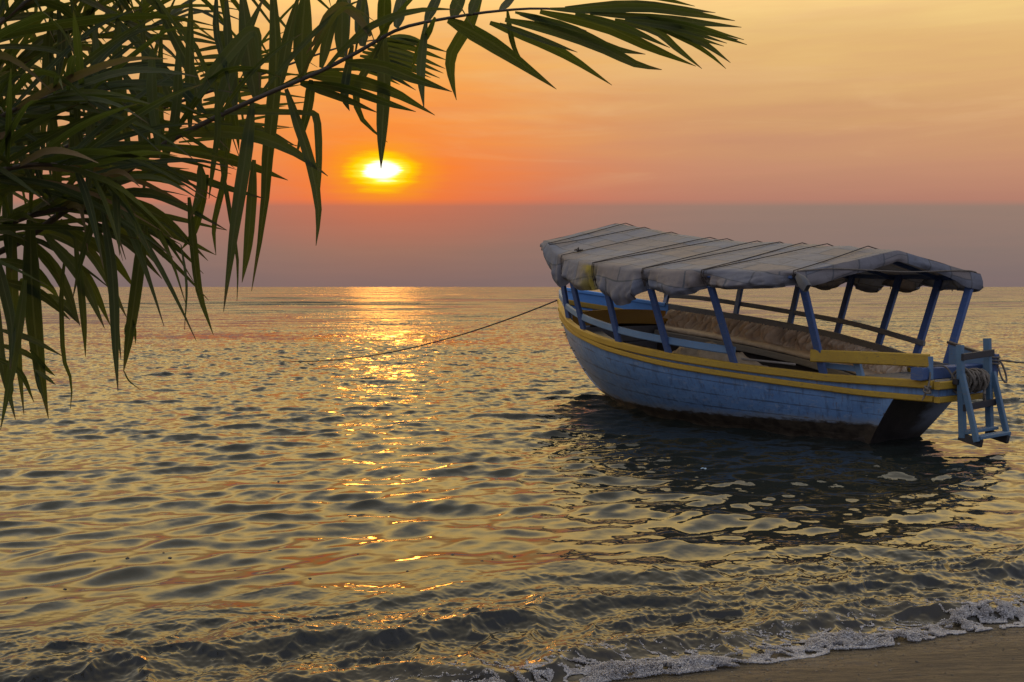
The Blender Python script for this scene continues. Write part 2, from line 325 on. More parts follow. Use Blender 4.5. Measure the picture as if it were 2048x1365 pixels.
# ------------------------------------------------------------------ mesh helpers
class MB:
    def __init__(s): s.v = []; s.f = []; s.uv = {}; s.attr = {}
    def add(s, vs, fs, uvs=None):
        o = len(s.v); s.v += [tuple(map(float, p)) for p in vs]
        for f in fs: s.f.append(tuple(i + o for i in f))
        if uvs is not None:
            for i, u in enumerate(uvs): s.uv[o + i] = u
        return o
    def grid(s, pts, uvs=None, close=False):
        n = len(pts); m = len(pts[0]); vs = [p for r in pts for p in r]
        fs = [(i * m + j, i * m + j + 1, (i + 1) * m + j + 1, (i + 1) * m + j) for i in range(n - 1) for j in range(m - 1)]
        if close: fs += [(i * m + m - 1, i * m, (i + 1) * m, (i + 1) * m + m - 1) for i in range(n - 1)]
        return s.add(vs, fs, [u for r in uvs for u in r] if uvs else None)
    def sweep(s, path, prof, ups=None, scale=None):
        """closed profile [(a,b)] carried along a path; a along the side vector, b along the up vector"""
        path = [Vector(p) for p in path]; n = len(path); rings = []
        for i, p in enumerate(path):
            t = (path[min(i + 1, n - 1)] - path[max(i - 1, 0)]).normalized()
            up = Vector(ups[i] if ups is not None else (0, 0, 1))
            side = t.cross(up)
            if side.length < 1e-4: side = t.cross(Vector((1, 0, 0)))
            side.normalize(); up = side.cross(t).normalized(); k = scale[i] if scale is not None else 1.
            rings.append([p + side * a * k + up * b * k for a, b in prof])
        m = len(prof); s.grid(rings, close=True)
        o = len(s.v) - n * m
        s.f.append(tuple(o + j for j in range(m))); s.f.append(tuple(o + (n - 1) * m + j for j in reversed(range(m))))
    def beam(s, a, b, wd, th, up=(0, 0, 1), c=.12, taper=1.0):
        """chamfered bar from a to b, wd across, th along up"""
        x, y = wd / 2, th / 2; k = min(x, y) * 2 * c
        prof = [(-x + k, -y), (x - k, -y), (x, -y + k), (x, y - k), (x - k, y), (-x + k, y), (-x, y - k), (-x, -y + k)]
        s.sweep([a, b], prof, [up, up], [1, taper])
    def tube(s, path, r, n=6, rs=None):
        s.sweep(path, [(r * math.cos(2 * math.pi * k / n), r * math.sin(2 * math.pi * k / n)) for k in range(n)], None, rs)
    def build(s, name, m, parent=None, smooth=False, kind=None):
        me = bpy.data.meshes.new(name); me.from_pydata(s.v, [], s.f)
        if s.uv:
            ul = me.uv_layers.new(name='UVMap')
            li = np.empty(len(me.loops), int); me.loops.foreach_get('vertex_index', li)
            uvt = np.zeros((len(s.v), 2)); 
            for k, u in s.uv.items(): uvt[k] = u
            ul.data.foreach_set('uv', uvt[li].astype(np.float32).ravel())
        for k, vals in s.attr.items():
            a = me.attributes.new(k, 'FLOAT', 'POINT'); a.data.foreach_set('value', np.asarray(vals, np.float32))
        if smooth: me.polygons.foreach_set('use_smooth', [True] * len(me.polygons))
        me.materials.append(m); me.update()
        o = bpy.data.objects.new(name, me); COL.objects.link(o)
        if parent: o.parent = parent
        if kind: o['kind'] = kind
        return o
def tag(o, label, cat, group=None):
    o['label'] = label; o['category'] = cat
    if group: o['group'] = group
    return o
def empty(name, loc=(0, 0, 0), rz=0):
    o = bpy.data.objects.new(name, None); COL.objects.link(o); o.location = loc; o.rotation_euler = (0, 0, rz); o.empty_display_size = .2
    return o
def spline(pts, n):
    """Catmull-Rom through pts"""
    pts = np.asarray(pts, float)
    if len(pts) == 2: return [pts[0] + (pts[1] - pts[0]) * t for t in np.linspace(0, 1, n)]
    p = np.vstack([2 * pts[0] - pts[1], pts, 2 * pts[-1] - pts[-2]]); k = len(pts) - 1; out = []
    for t in np.linspace(0, k - 1e-6, n):
        i = int(t); u = t - i; a, b, c, d = p[i], p[i + 1], p[i + 2], p[i + 3]
        out.append(.5 * ((2 * b) + (c - a) * u + (2 * a - 5 * b + 4 * c - d) * u * u + (3 * b - a - 3 * c + d) * u ** 3))
    return out
def tab(pairs):
    xs = np.array([p[0] for p in pairs], float); ys = np.array([p[1] for p in pairs], float)
    # monotone-ish smooth lookup: linear table blurred a little
    def f(x):
        return float(np.interp(x, xs, ys) * .5 + .25 * (np.interp(x - .12, xs, ys) + np.interp(x + .12, xs, ys)))
    return f
def sm(a, b, x): 
    t = np.clip((x - a) / (b - a), 0, 1); return t * t * (3 - 2 * t)

# ------------------------------------------------------------------ lake
def shore_sigma(x, y): return (y - (SHORE_A + SHORE_B * x)) * .938
def vnoise(x, y, seed):
    """cheap smooth value noise"""
    r = np.random.RandomState(seed); T = r.rand(256, 256)
    xi = np.floor(x).astype(int); yi = np.floor(y).astype(int); fx = x - xi; fy = y - yi
    fx = fx * fx * (3 - 2 * fx); fy = fy * fy * (3 - 2 * fy)
    g = lambda a, b: T[a & 255, b & 255]
    return (g(xi, yi) * (1 - fx) + g(xi + 1, yi) * fx) * (1 - fy) + (g(xi, yi + 1) * (1 - fx) + g(xi + 1, yi + 1) * fx) * fy
def fbm(x, y, seed, o=4, gain=.5):
    s = 0; a = 1; tot = 0
    for k in range(o): s = s + a * vnoise(x * 2 ** k, y * 2 ** k, seed + k); tot += a; a *= gain
    return s / tot
def build_water():
    ys = np.arange(1405, 577.0, -.95)
    rr = CAM_H * FPX / (ys - 574.0)
    rr = np.concatenate([[2.6, 3.2, 3.8], rr, [1500, 2200, 3500, 6000, 9000]])
    rr = np.unique(np.round(rr, 4))
    an = np.concatenate([np.linspace(-80, -34, 90, endpoint=False), np.linspace(-34, 34, 1400), np.linspace(34, 80, 91)[1:]])
    A, RR = np.meshgrid(np.radians(an), rr)
    D = RR / np.cos(np.clip(A, -1.2, 1.2)) if False else RR
    # rows are lines of equal depth inside the view and arcs outside it
    Y0 = RR * np.where(np.abs(A) < R(34), 1.0, np.cos(np.abs(A) - R(34))); X0 = Y0 * np.tan(np.clip(A, -R(34), R(34))) + np.where(np.abs(A) > R(34), np.sign(A) * RR * np.sin(np.abs(A) - R(34)) * 1.2, 0)
    sg = shore_sigma(X0, Y0)
    dr = np.gradient(rr)[:, None] * np.ones_like(X0)
    Z = np.zeros_like(X0); DX = np.zeros_like(X0); DY = np.zeros_like(X0)
    rs = np.random.RandomState(5)
    NW = 78
    lam = np.exp(np.linspace(math.log(.13), math.log(7.5), NW)) * rs.uniform(.93, 1.07, NW)
    patch = [fbm(X0 * .35 + 3.1 * k, Y0 * .22 + 7.7 * k, 40 + k, 3) for k in range(4)]
    base_dir = R(-90 + 14)
    for i, L in enumerate(lam):
        k = 2 * math.pi / L
        th = base_dir + rs.normal(0, .38 if L > .5 else .50)
        slope = .0450 * math.exp(-.5 * (math.log(L / .42) / .85) ** 2)
        a = slope / k
        ph = k * (X0 * math.cos(th) + Y0 * math.sin(th)) + rs.uniform(0, 6.28)
        vis = sm(1.3, 2.8, L / np.maximum(dr * abs(math.sin(th)), 1e-3))
        # short ripples die out in the shelter near the beach, long ones shoal
        shelter = sm(.1, 3.6, sg) if L < .5 else sm(.0, 2.2, sg)
        shelter = .46 + .54 * shelter if L < .5 else .30 + .70 * shelter
        amp = a * vis * shelter * np.clip(1.0 + 2.6 * (patch[i % 4] - .5), .12, 2.2)
        s_, c_ = np.sin(ph), np.cos(ph)
        Z += amp * c_; DX -= amp * 1.05 * math.cos(th) * s_; DY -= amp * 1.05 * math.sin(th) * s_
    # little breaking swells running up the beach
    n1 = fbm(X0 * 1.1, Y0 * 1.1, 70, 3) - .5; n2 = fbm(X0 * 5, Y0 * 7, 80, 4, .6) - .5; n3 = fbm(X0 * 16, Y0 * 20, 90, 3, .6) - .5
    wx = X0 + .25 * n1; wy = Y0 * 1.7 - X0 * .5 + .35 * n2; ridge = 1 - np.abs(2 * fbm(wx * 3.2, wy * 3.2, 101, 2, .4) - 1); ridge = ridge ** 3 - .45
    shal = np.exp(-np.maximum(sg, 0) / .9)
    for c0, h, wf, wb in ((.28, .045, .07, .16), (.85, .040, .09, .22), (1.5, .022, .14, .3)):
        q = sg - c0 - n1 * .55; q = np.where(q < 0, q / wf, q / wb)
        Z += h * np.exp(-q * q) * (.75 + 1.3 * (fbm(X0 * .8 + c0 * 9, Y0 * .5, 95, 2) - .3))
    near = np.exp(-((sg - .7) / .75) ** 2)
    Z += near * (ridge * .034 + n2 * .045 + n3 * .016)
    # run down under the sand at the water's edge
    edge = sm(-.25, .22, sg + n1 * .25)
    Z = Z * edge + (1 - edge) * (-.06) + .0
    Z = np.where(sg < -.6, -.30, Z)
    XX = X0 + DX * edge; YY = Y0 + DY * edge
    n, m = X0.shape
    v = np.stack([XX, YY, Z], -1).reshape(-1, 3)
    idx = np.arange(n * m).reshape(n, m)
    f = np.stack([idx[:-1, :-1], idx[:-1, 1:], idx[1:, 1:], idx[1:, :-1]], -1).reshape(-1, 4)
    me = bpy.data.meshes.new('lake_water'); me.vertices.add(len(v)); me.vertices.foreach_set('co', v.astype(np.float32).ravel())
    me.loops.add(f.size); me.loops.foreach_set('vertex_index', f.astype(np.int32).ravel())
    me.polygons.add(len(f)); me.polygons.foreach_set('loop_start', np.arange(0, f.size, 4, dtype=np.int32)); me.polygons.foreach_set('loop_total', np.full(len(f), 4, np.int32))
    me.polygons.foreach_set('use_smooth', np.ones(len(f), bool))
    a = me.attributes.new('shallow', 'FLOAT', 'POINT'); a.data.foreach_set('value', np.clip(shal, 0, 1).astype(np.float32).ravel())
    me.update(calc_edges=True); me.validate()
    me.materials.append(M['water'])
    o = bpy.data.objects.new('lake_water', me); COL.objects.link(o); o['kind'] = 'structure'
    k = (v[:, 0] > -3) & (v[:, 0] < 5.2) & (v[:, 1] > 3) & (v[:, 1] < 11); vs = v[k]; st = .025; nx, ny = int(8.2 / st) + 1, int(8 / st) + 1
    ix = ((vs[:, 0] + 3) / st).astype(int); iy = ((vs[:, 1] - 3) / st).astype(int); cnt = np.zeros((nx, ny)); hs = np.zeros((nx, ny)); np.add.at(cnt, (ix, iy), 1); np.add.at(hs, (ix, iy), vs[:, 2])
    Hg = np.where(cnt > 0, hs / np.maximum(cnt, 1), np.nan)
    for _ in range(12):
        bad = np.isnan(Hg)
        if not bad.any(): break
        for ax, sh_ in ((0, 1), (0, -1), (1, 1), (1, -1)):
            r_ = np.roll(Hg, sh_, ax); Hg = np.where(np.isnan(Hg), r_, Hg)
    Hg = np.nan_to_num(Hg)
    Hg = (Hg + np.roll(Hg, 1, 0) + np.roll(Hg, -1, 0) + np.roll(Hg, 1, 1) + np.roll(Hg, -1, 1)) / 5
    def surf(x, y):
        gx = np.clip((np.asarray(x) + 3) / st - .5, 0, nx - 1.001); gy = np.clip((np.asarray(y) - 3) / st - .5, 0, ny - 1.001)
        i0 = gx.astype(int); j0 = gy.astype(int); fx = gx - i0; fy = gy - j0; i1 = np.minimum(i0 + 1, nx - 1); j1 = np.minimum(j0 + 1, ny - 1)
        return (Hg[i0, j0] * (1 - fx) + Hg[i1, j0] * fx) * (1 - fy) + (Hg[i0, j1] * (1 - fx) + Hg[i1, j1] * fx) * fy
    return surf
water_height = build_water()

# ------------------------------------------------------------------ beach
def beach_z(x, y):
    sg = shore_sigma(x, y)
    return -sg * .085 + .012 * (vnoise(np.asarray(x) * 2.2, np.asarray(y) * 2.2, 3) - .5) - .004
def build_beach():
    xs = np.concatenate([np.linspace(-60, -4, 30, endpoint=False), np.linspace(-4, 6, 160), np.linspace(6, 60, 30)[1:]])
    ts = np.concatenate([np.linspace(-60, -6, 20, endpoint=False), np.linspace(-6, 2, 140), np.linspace(2, 14, 14)[1:]])
    mb = MB(); pts = []
    for t_ in ts:
        yy = SHORE_A + SHORE_B * xs + t_; zz = beach_z(xs, yy); zz = np.where(t_ < -8, np.minimum(zz, 1.0), zz); pts.append([(x, y, z) for x, y, z in zip(xs, yy, zz)])
    mb.grid(pts); mb.build('beach', M['sand'], smooth=True, kind='structure')
build_beach()

def build_foam():
    """a broken wavelet: thousands of bubbles and clots piled along the wash line"""
    rs = np.random.RandomState(21); ph = (1 + 5 ** .5) / 2
    iv = np.array([(-1, ph, 0), (1, ph, 0), (-1, -ph, 0), (1, -ph, 0), (0, -1, ph), (0, 1, ph), (0, -1, -ph), (0, 1, -ph), (ph, 0, -1), (ph, 0, 1), (-ph, 0, -1), (-ph, 0, 1)]) / math.sqrt(1 + ph * ph)
    ifc = np.array([(0, 11, 5), (0, 5, 1), (0, 1, 7), (0, 7, 10), (0, 10, 11), (1, 5, 9), (5, 11, 4), (11, 10, 2), (10, 7, 6), (7, 1, 8), (3, 9, 4), (3, 4, 2), (3, 2, 6), (3, 6, 8), (3, 8, 9), (4, 9, 5), (2, 4, 11), (6, 2, 10), (8, 6, 7), (9, 8, 1)])
    iv = np.array([(1, 0, 0), (-1, 0, 0), (0, 1, 0), (0, -1, 0), (0, 0, 1), (0, 0, -1)], float)
    ifc = np.array([(0, 2, 4), (2, 1, 4), (1, 3, 4), (3, 0, 4), (2, 0, 5), (1, 2, 5), (3, 1, 5), (0, 3, 5)])
    x = rs.uniform(-2.4, 4.4, 900000); one = x * 0
    u = rs.beta(1.0, 1.5, len(x))
    wid = .16 + .62 * np.clip(fbm(x * 1.1, one + 5, 36, 3) - .10, 0, 1)
    off = (fbm(x * 1.1, one + 9, 38, 3) - .5) * .20 + (fbm(x * 6, one + 3, 39, 3) - .5) * .06 + (fbm(x * 17, one + 3, 37, 2) - .5) * .025
    y = SHORE_A + SHORE_B * x + (off + u * wid) / .938
    warp = fbm(x * 3, y * 3, 5, 2)
    web = np.abs(2 * fbm(x * 11 + 2.5 * warp, y * 17 - 2 * warp, 44, 3) - 1)                # foam drains into a net of strands
    clump = fbm(x * 3.6, y * 6.5, 61, 3)
    lip = np.exp(-(u / .10) ** 2)
    body = np.exp(-((u - .22) / .20) ** 2)
    keep = (web < .035 + .40 * clump * body + .16 * lip + .03 * clump) & (rs.rand(len(x)) < sm(-2.4, .9, x) * (.30 + .9 * clump) * (1 - .55 * u))
    x, y, u, clump, body = x[keep], y[keep], u[keep], clump[keep], body[keep]; one = x * 0
    lump = np.clip(fbm(x * 4.2, y * 5.5, 51, 3) - .26, 0, 1) * (.40 + .9 * fbm(x * 17, y * 17, 53, 2))
    hump = body * (.004 + .125 * lump)
    z = hump * (.40 + .60 * rs.rand(len(x))) + .0005 + np.maximum(beach_z(x, y), water_height(x, y))
    r = .0012 + .0032 * rs.rand(len(x)) ** 2.4 + .0045 * (rs.rand(len(x)) > .988)
    N = len(x); sc = rs.uniform(.6, 1.4, (N, 1, 3)); qa = rs.normal(size=(N, 3)); 
    V = (iv[None] * r[:, None, None] * sc)
    an = rs.uniform(0, 6.28, N)[:, None]; V = np.stack([V[..., 0] * np.cos(an) - V[..., 2] * np.sin(an), V[..., 1], V[..., 0] * np.sin(an) + V[..., 2] * np.cos(an)], -1)
    V = (V + np.stack([x, y, z], -1)[:, None, :]).reshape(-1, 3)
    f = (ifc[None] + 6 * np.arange(N)[:, None, None]).reshape(-1, 3); print('foam', N)
    me = bpy.data.meshes.new('shore_foam'); me.vertices.add(len(V)); me.vertices.foreach_set('co', V.astype(np.float32).ravel())
    me.loops.add(f.size); me.loops.foreach_set('vertex_index', f.astype(np.int32).ravel())
    me.polygons.add(len(f)); me.polygons.foreach_set('loop_start', np.arange(0, f.size, 3, dtype=np.int32)); me.polygons.foreach_set('loop_total', np.full(len(f), 3, np.int32))
    me.polygons.foreach_set('use_smooth', np.ones(len(f), bool)); me.update(calc_edges=True); me.materials.append(M['foam'])
    o = bpy.data.objects.new('shore_foam', me); COL.objects.link(o); o['kind'] = 'stuff'
    tag(o, 'white foam of a small wave breaking along the sand', 'foam')
build_foam()

# ------------------------------------------------------------------ boat
BOW = Vector((.86, 17.4)); STERN = Vector((5.0, 10.94)); BD = (STERN - BOW); BL = BD.length; BD = BD / BL
YAW = math.atan2(BD.y, BD.x); MID = BOW + BD * BL / 2
def B(s, b, z): return Vector((s - BL / 2, b, z))            # s: metres aft of the stem head, b: metres to the far side
def root(name, label, cat, group=None): return tag(empty(name, (MID.x, MID.y, 0), YAW), label, cat, group)
hb = tab([(-.2, .02), (0, .03), (.2, .14), (.4, .30), (.8, .57), (1.2, .79), (1.6, 1.0), (2, 1.18), (2.4, 1.34), (2.8, 1.46), (3.2, 1.55), (3.6, 1.6), (4, 1.6), (4.4, 1.56), (4.8, 1.47), (5.2, 1.33), (5.6, 1.16), (6, .98), (6.4, .82), (6.8, .68), (7.2, .57), (7.67, .48), (8, .42)])
gz = tab([(0, 1.60), (.4, 1.52), (.8, 1.45), (1.2, 1.37), (1.6, 1.29), (2, 1.23), (2.4, 1.18), (2.8, 1.135), (3.2, 1.09), (3.6, 1.05), (4, 1.01), (4.4, .97), (4.8, .93), (5.2, .89), (5.6, .85), (6, .82), (6.4, .79), (6.8, .785), (7.67, .785)])
lz = tab([(0, 1.38), (.4, 1.33), (.8, 1.27), (1.2, 1.2), (1.6, 1.125), (2, 1.07), (2.4, 1.03), (2.8, .98), (3.2, .92), (3.6, .88), (4, .83), (4.4, .78), (4.8, .74), (5.2, .70), (5.6, .66), (6, .62), (6.4, .59), (6.8, .56), (7.2, .55), (7.67, .55)])
stz = tab([(0, 1.80), (.4, 1.73), (.8, 1.66), (1.2, 1.59), (1.6, 1.53), (2, 1.47), (2.4, 1.415), (2.8, 1.365), (3.2, 1.315), (3.6, 1.265), (4, 1.215), (4.4, 1.175), (4.8, 1.13), (5.2, 1.085), (5.6, 1.05), (6, 1.01), (6.4, .95), (6.8, .90), (7.2, .88)])
wlb = tab([(1.41, .03), (1.8, .25), (2.2, .46), (2.66, .66), (3.2, .85), (3.97, 1.0), (4.6, 1.0), (4.97, .95), (5.4, .83), (5.69, .76), (6.24, .62), (6.8, .49), (7.2, .44)])
kz = tab([(0, 1.40), (.05, 1.25), (.12, 1.08), (.29, .80), (.67, .41), (1.04, .15), (1.41, 0), (1.8, -.15), (2.4, -.28), (3, -.34), (6, -.34), (6.5, -.26), (6.85, -.20), (7.2, -.18)])
boat = root('boat', 'blue wooden boat with yellow rub rails and roped grey canvas canopy', 'boat')

def sect(s, n=16):
    """outer hull section from the lower rail down to the keel: list of (b, z)"""
    top = lz(s); bt = hb(s) - .02; k = kz(s); out = []
    if k >= -.005 and s < 3:
        na = int(n * .7)
        for j in range(na + 1):
            t_ = j / na; out.append((max(bt * (1 - t_ ** 1.55), .008), top + (k - top) * t_))
        for j in range(1, n - na + 1): out.append((.008 * (1 - j / (n - na)), k - .002 * j))
    else:
        w_ = max(wlb(s), .02); na = int(n * .7)
        for j in range(na + 1):
            t_ = j / na; out.append((bt + (w_ - bt) * t_ ** 1.55, top * (1 - t_)))
        for j in range(1, n - na + 1):
            t_ = j / (n - na); out.append((w_ * math.sqrt(max(0, 1 - t_ ** 2.2)), k * t_))
    return out
def hull():
    mb = MB(); S = np.concatenate([np.linspace(.01, .6, 10), np.linspace(.7, 6.4, 58), np.linspace(6.5, 7.2, 8)])
    for sg in (-1, 1):
        pts = []; uvs = []
        for s in S:
            row = []; ur = []
            for j, (b, z) in enumerate(sect(min(s, 7.0) if s > 7 else s)):
                # the after end leans: the planking stops at the raked transom
                send = 6.80 + .40 * min(max(z / .55, -.3), 1.0); s2 = s if s <= 6.4 else 6.4 + (send - 6.4) * (s - 6.4) / .8
                bb = b * (1 - .03 * math.sin(j)) if False else b
                row.append(B(s2, sg * bb, z)); ur.append((s2 / BL, 1 - j / 16))
            pts.append(row if sg < 0 else row); uvs.append(ur)
        if sg > 0: pts = [r[::-1] for r in pts]; uvs = [r[::-1] for r in uvs]
        mb.grid(pts, uvs)
        # upper strake between the two rub rails
        S2 = np.concatenate([S[S < 6.9], np.linspace(6.9, 7.66, 8)])
        p2 = [[B(s, sg * (hb(s) - .02), lz(s) + (gz(s) - lz(s)) * q) for q in (0, .5, 1)] for s in S2]; u2 = [[(s / BL, 1.0 + .12 * q) for q in (0, .5, 1)] for s in S2]
        if sg < 0: p2 = [r[::-1] for r in p2]; u2 = [r[::-1] for r in u2]
        mb.grid(p2, u2)
    # stern board between the rails, and the flat underside of the overhang
    e = 7.66; bt = hb(e) - .02
    mb.grid([[B(e, b, z) for b in np.linspace(-bt, bt, 6)] for z in (lz(e), gz(e))], [[(1, 1.0)] * 6, [(1, 1.1)] * 6])
    mb.grid([[B(s, b * (hb(s) - .02), lz(s) + .004) for b in (-1, 0, 1)] for s in np.linspace(7.1, 7.66, 5)], [[(1, 1)] * 3] * 5)
    return mb.build('hull', M['hull'], boat, smooth=True)
hull()
# transom
mb = MB(); rows = []
sc7 = sect(7.0)
for j, (b, z) in enumerate(sc7):
    send = 6.80 + .40 * min(max(z / .55, -.3), 1.0); rows.append([B(send + .004, b * q, z) for q in np.linspace(-1, 1, 9)])
mb.grid(rows); mb.build('transom', M['transom'], boat)
# rudder-less stern, keel and stem post
mb = MB(); path = [B(s, 0, kz(s)) for s in np.concatenate([[0.0], np.linspace(.02, .3, 6), np.linspace(.4, 2.4, 14), np.linspace(2.8, 6.6, 10)])]
mb.sweep([B(0, 0, 1.72), B(-.005, 0, 1.55)] + path, [(-.02, -.02), (.02, -.02), (.02, .016), (-.02, .016)], [(1, 0, .6)] * (len(path) + 2))
o = mb.build('stem_post', M['hull'], boat)
# inside planking
mb = MB()
for sg in (-1, 1):
    pts = [[B(s, sg * max(b - .05, .005), max(z, -.1) + .0) for b, z in [(hb(s), gz(s) - .03)] + sect(s)[::3]] for s in np.linspace(.5, 6.75, 40)]
    if sg < 0: pts = [r[::-1] for r in pts]
    mb.grid(pts)
mb.build('inner_planking', M['brown_wood'], boat, smooth=True)
mb = MB()
for k in range(9):
    b0 = -1 + k * 2 / 9; pts = [[B(s, (b0 + q * .2) * max(wlb(s) * .98, .05), .16 + .002 * (k % 2)) for q in (0, 1)] for s in np.linspace(1.9, 6.7, 24)]
    mb.grid(pts)
mb.build('floor_boards', M['brown_wood'], boat)

def rail_path(zf, bo, s0, s1, n, sg): return [B(s, sg * (hb(s) + bo), zf(s)) for s in np.linspace(s0, s1, n)]
def rect(x, y, c=.012): return [(-x + c, -y), (x - c, -y), (x, -y + c), (x, y - c), (x - c, y), (-x + c, y), (-x, y - c), (-x, -y + c)]
# upper yellow rub rail / gunwale and lower rub rail, each a board on either side and one across the stern
for nm, zf, hw_, hh_ in (('gunwale_rail', lambda s: gz(s) - .045, .045, .045), ('rub_rail', lambda s: lz(s) + .035, .03, .034)):
    for sg in (-1, 1):
        mb = MB(); mb.sweep(rail_path(zf, -.005 if nm[0] == 'g' else 0., .03, 7.62, 70, sg), rect(hw_, hh_)); mb.build(nm, M['yellow'], boat)
    mb = MB(); e = 7.668; bb = hb(e) + (.035 if nm[0] == 'g' else .03)
    mb.beam(B(e + .006, -bb, zf(e) - .003), B(e + .006, bb, zf(e) - .003), .075, 2 * hh_ - .004); mb.build(nm, M['yellow'], boat)
# near side hand rail (blue), running from the stem to the boarding gap
mb = MB(); S = np.concatenate([np.linspace(.42, 1.4, 12), np.linspace(1.5, 5.42, 40)])
mb.sweep([B(s, -(hb(s) + .015), stz(s) - .048 + (.03 if s < 1.2 else 0)) for s in S], rect(.022, .048)); mb.build('hand_rail', M['pale_blue'], boat)
# far side rail board above the seats, and a second thin rail above it
mb = MB(); mb.sweep([B(s, hb(s) + .0, stz(s) - .055) for s in np.linspace(1.5, 7.05, 50)], rect(.022, .055)); o = mb.build('hand_rail', M['grey_wood'], boat); o['label'] = 'grey weathered rail board behind the far seat'
fu = tab([(1.5, 1.69), (2, 1.66), (2.4, 1.61), (2.8, 1.555), (3.2, 1.505), (3.6, 1.455), (4, 1.41), (4.4, 1.37), (4.8, 1.33), (5.2, 1.29), (5.6, 1.245), (6, 1.20), (6.4, 1.15), (6.6, 1.12)])
mb = MB(); mb.sweep([B(s, hb(s) + .10, fu(s) - .035) for s in np.linspace(1.5, 6.55, 50)], rect(.016, .036)); o = mb.build('upper_rail', M['grey_wood'], boat); o['label'] = 'thin dark upper rail on the far side'
# blue bulwark inside the bow, far side, with its cap; short one on the near side
mb = MB(); mb.grid([[B(s, hb(s) - .03, z) for z in np.linspace(gz(s) - .15, stz(s) - .02, 5)] for s in np.linspace(.1, 1.66, 16)])
mb.grid([[B(s, hb(s) + .015, z) for z in np.linspace(stz(s) - .02, gz(s) - .06, 5)] for s in np.linspace(.1, 1.66, 16)])
bw = mb.build('bulwark', M['bright_blue'], boat, smooth=True)
mb = MB(); mb.sweep([B(s, hb(s) - .01, stz(s) - .03) for s in np.linspace(.06, 1.6, 16)], rect(.045, .032)); mb.build('bulwark_cap', M['bright_blue'], bw)
# foredeck and its bulkhead
mb = MB(); mb.grid([[B(s, b * (hb(s) - .05), 1.24) for b in np.linspace(-1, 1, 8)] for s in np.linspace(.5, 1.62, 8)]); mb.build('foredeck', M['blue'], boat)
mb = MB(); hw = hb(1.64) - .07
mb.grid([[B(1.655, b, z + .04 * (1 - (b / hw) ** 2)) for b in np.linspace(-hw, hw, 20)] for z in (1.17, 1.24, 1.32, 1.40)]); mb.grid([[B(1.63, b, z + .04 * (1 - (b / hw) ** 2)) for b in np.linspace(hw, -hw, 20)] for z in (1.17, 1.40)])
mb.grid([[B(s, b, 1.40 + .04 * (1 - (b / hw) ** 2)) for b in np.linspace(-hw, hw, 20)] for s in (1.655, 1.63)])
mb.build('bulkhead_panel', M['ochre'], boat)
mb = MB()
for k in range(4): 
    z0 = 1.165 - k * .25; hw2 = float(np.interp(z0 - .24, [q[1] for q in sect(1.64)][::-1], [q[0] for q in sect(1.64)][::-1])) - .05
    mb.beam(B(1.66 + .006 * (k % 2), -hw2, z0 - .12), B(1.66 + .006 * (k % 2), hw2, z0 - .12), .03, .24, c=.05)
mb.build('bulkhead', M['grey_wood'], boat)
# seats: a bench along each side with a pale edge board
for sg in (-1, 1):
    S = np.linspace(1.75, 6.3 if sg > 0 else 5.2, 36)
    mb = MB(); mb.grid([[B(s, sg * (hb(s) - .07 - q), stz(s) - .41) for q in ((.36, .18, 0) if sg > 0 else (0, .26, .52))] for s in S]); mb.build('bench_seat', M['grey_wood'], boat)
    mb = MB(); mb.sweep([B(s, sg * (hb(s) - (.44 if sg > 0 else .60)), stz(s) - .455) for s in S], rect(.018, .05)); mb.build('bench_edge', M['light_wood'], boat)
# after deck, stern beam, bitt, near side plank
mb = MB()
for k in range(6):
    s0 = 6.5 + k * .195; mb.beam(B(s0, -(hb(s0) - .06), .725 + .002 * (k % 2)), B(s0, hb(s0) - .06, .725 + .002 * (k % 2)), .185, .03, c=.06)
mb.build('after_deck', M['grey_wood'], boat)
mb = MB(); mb.beam(B(7.50, -.62, .856), B(7.50, .60, .856), .15, .135, c=.08); o = mb.build('stern_beam', M['blue'], boat); o['label'] = 'thick dark blue beam across the stern'
mb = MB(); mb.sweep([B(s, -(hb(s) + .105 * (7.6 - s) / 1.3), 1.0) for s in np.linspace(6.33, 7.57, 12)], rect(.02, .072)); o = mb.build('side_plank', M['yellow'], boat); o['label'] = 'wide yellow plank standing above the gunwale near the stern'
mb = MB(); mb.beam(B(7.575, -(hb(7.57) - .01), .80), B(7.575, -(hb(7.57) - .0), 1.045), .05, .05, up=(1, 0, 0)); mb.build('plank_stanchion', M['pale_blue'], boat)
mb = MB(); mb.beam(B(6.80, -(hb(6.8) - .045), .76), B(6.72, -(hb(6.72) - .055), 1.0), .085, .045, up=(0, 1, 0)); mb.build('plank_stanchion', M['pale_blue'], boat)
mb = MB(); mb.beam(B(6.38, -(hb(6.38) - .06), .885), B(6.76, -(hb(6.76) - .075), .855), .03, .065); mb.build('plank_brace', M['pale_blue'], boat)
mb = MB(); mb.grid([[B(s, hb(s) + .01, z) for z in np.linspace(.75, 1.135 - (s - 7.08) * .2, 4)] for s in np.linspace(7.08, 7.68, 7)]); mb.grid([[B(s, hb(s) - .025, z) for z in np.linspace(1.135 - (s - 7.08) * .2, .75, 4)] for s in np.linspace(7.08, 7.68, 7)])
qp = mb.build('quarter_board', M['pale_blue'], boat)
mb = MB(); mb.sweep([B(s, hb(s) - .007, 1.14 - (s - 7.08) * .2) for s in np.linspace(7.06, 7.70, 7)], rect(.03, .014, .004)); mb.build('quarter_cap', M['brown_wood'], qp)
mb = MB(); mb.beam(B(7.72, .44, .70), B(7.735, .44, 1.05), .085, .075, up=(1, 0, 0)); o = mb.build('mooring_bitt', M['blue'], boat)

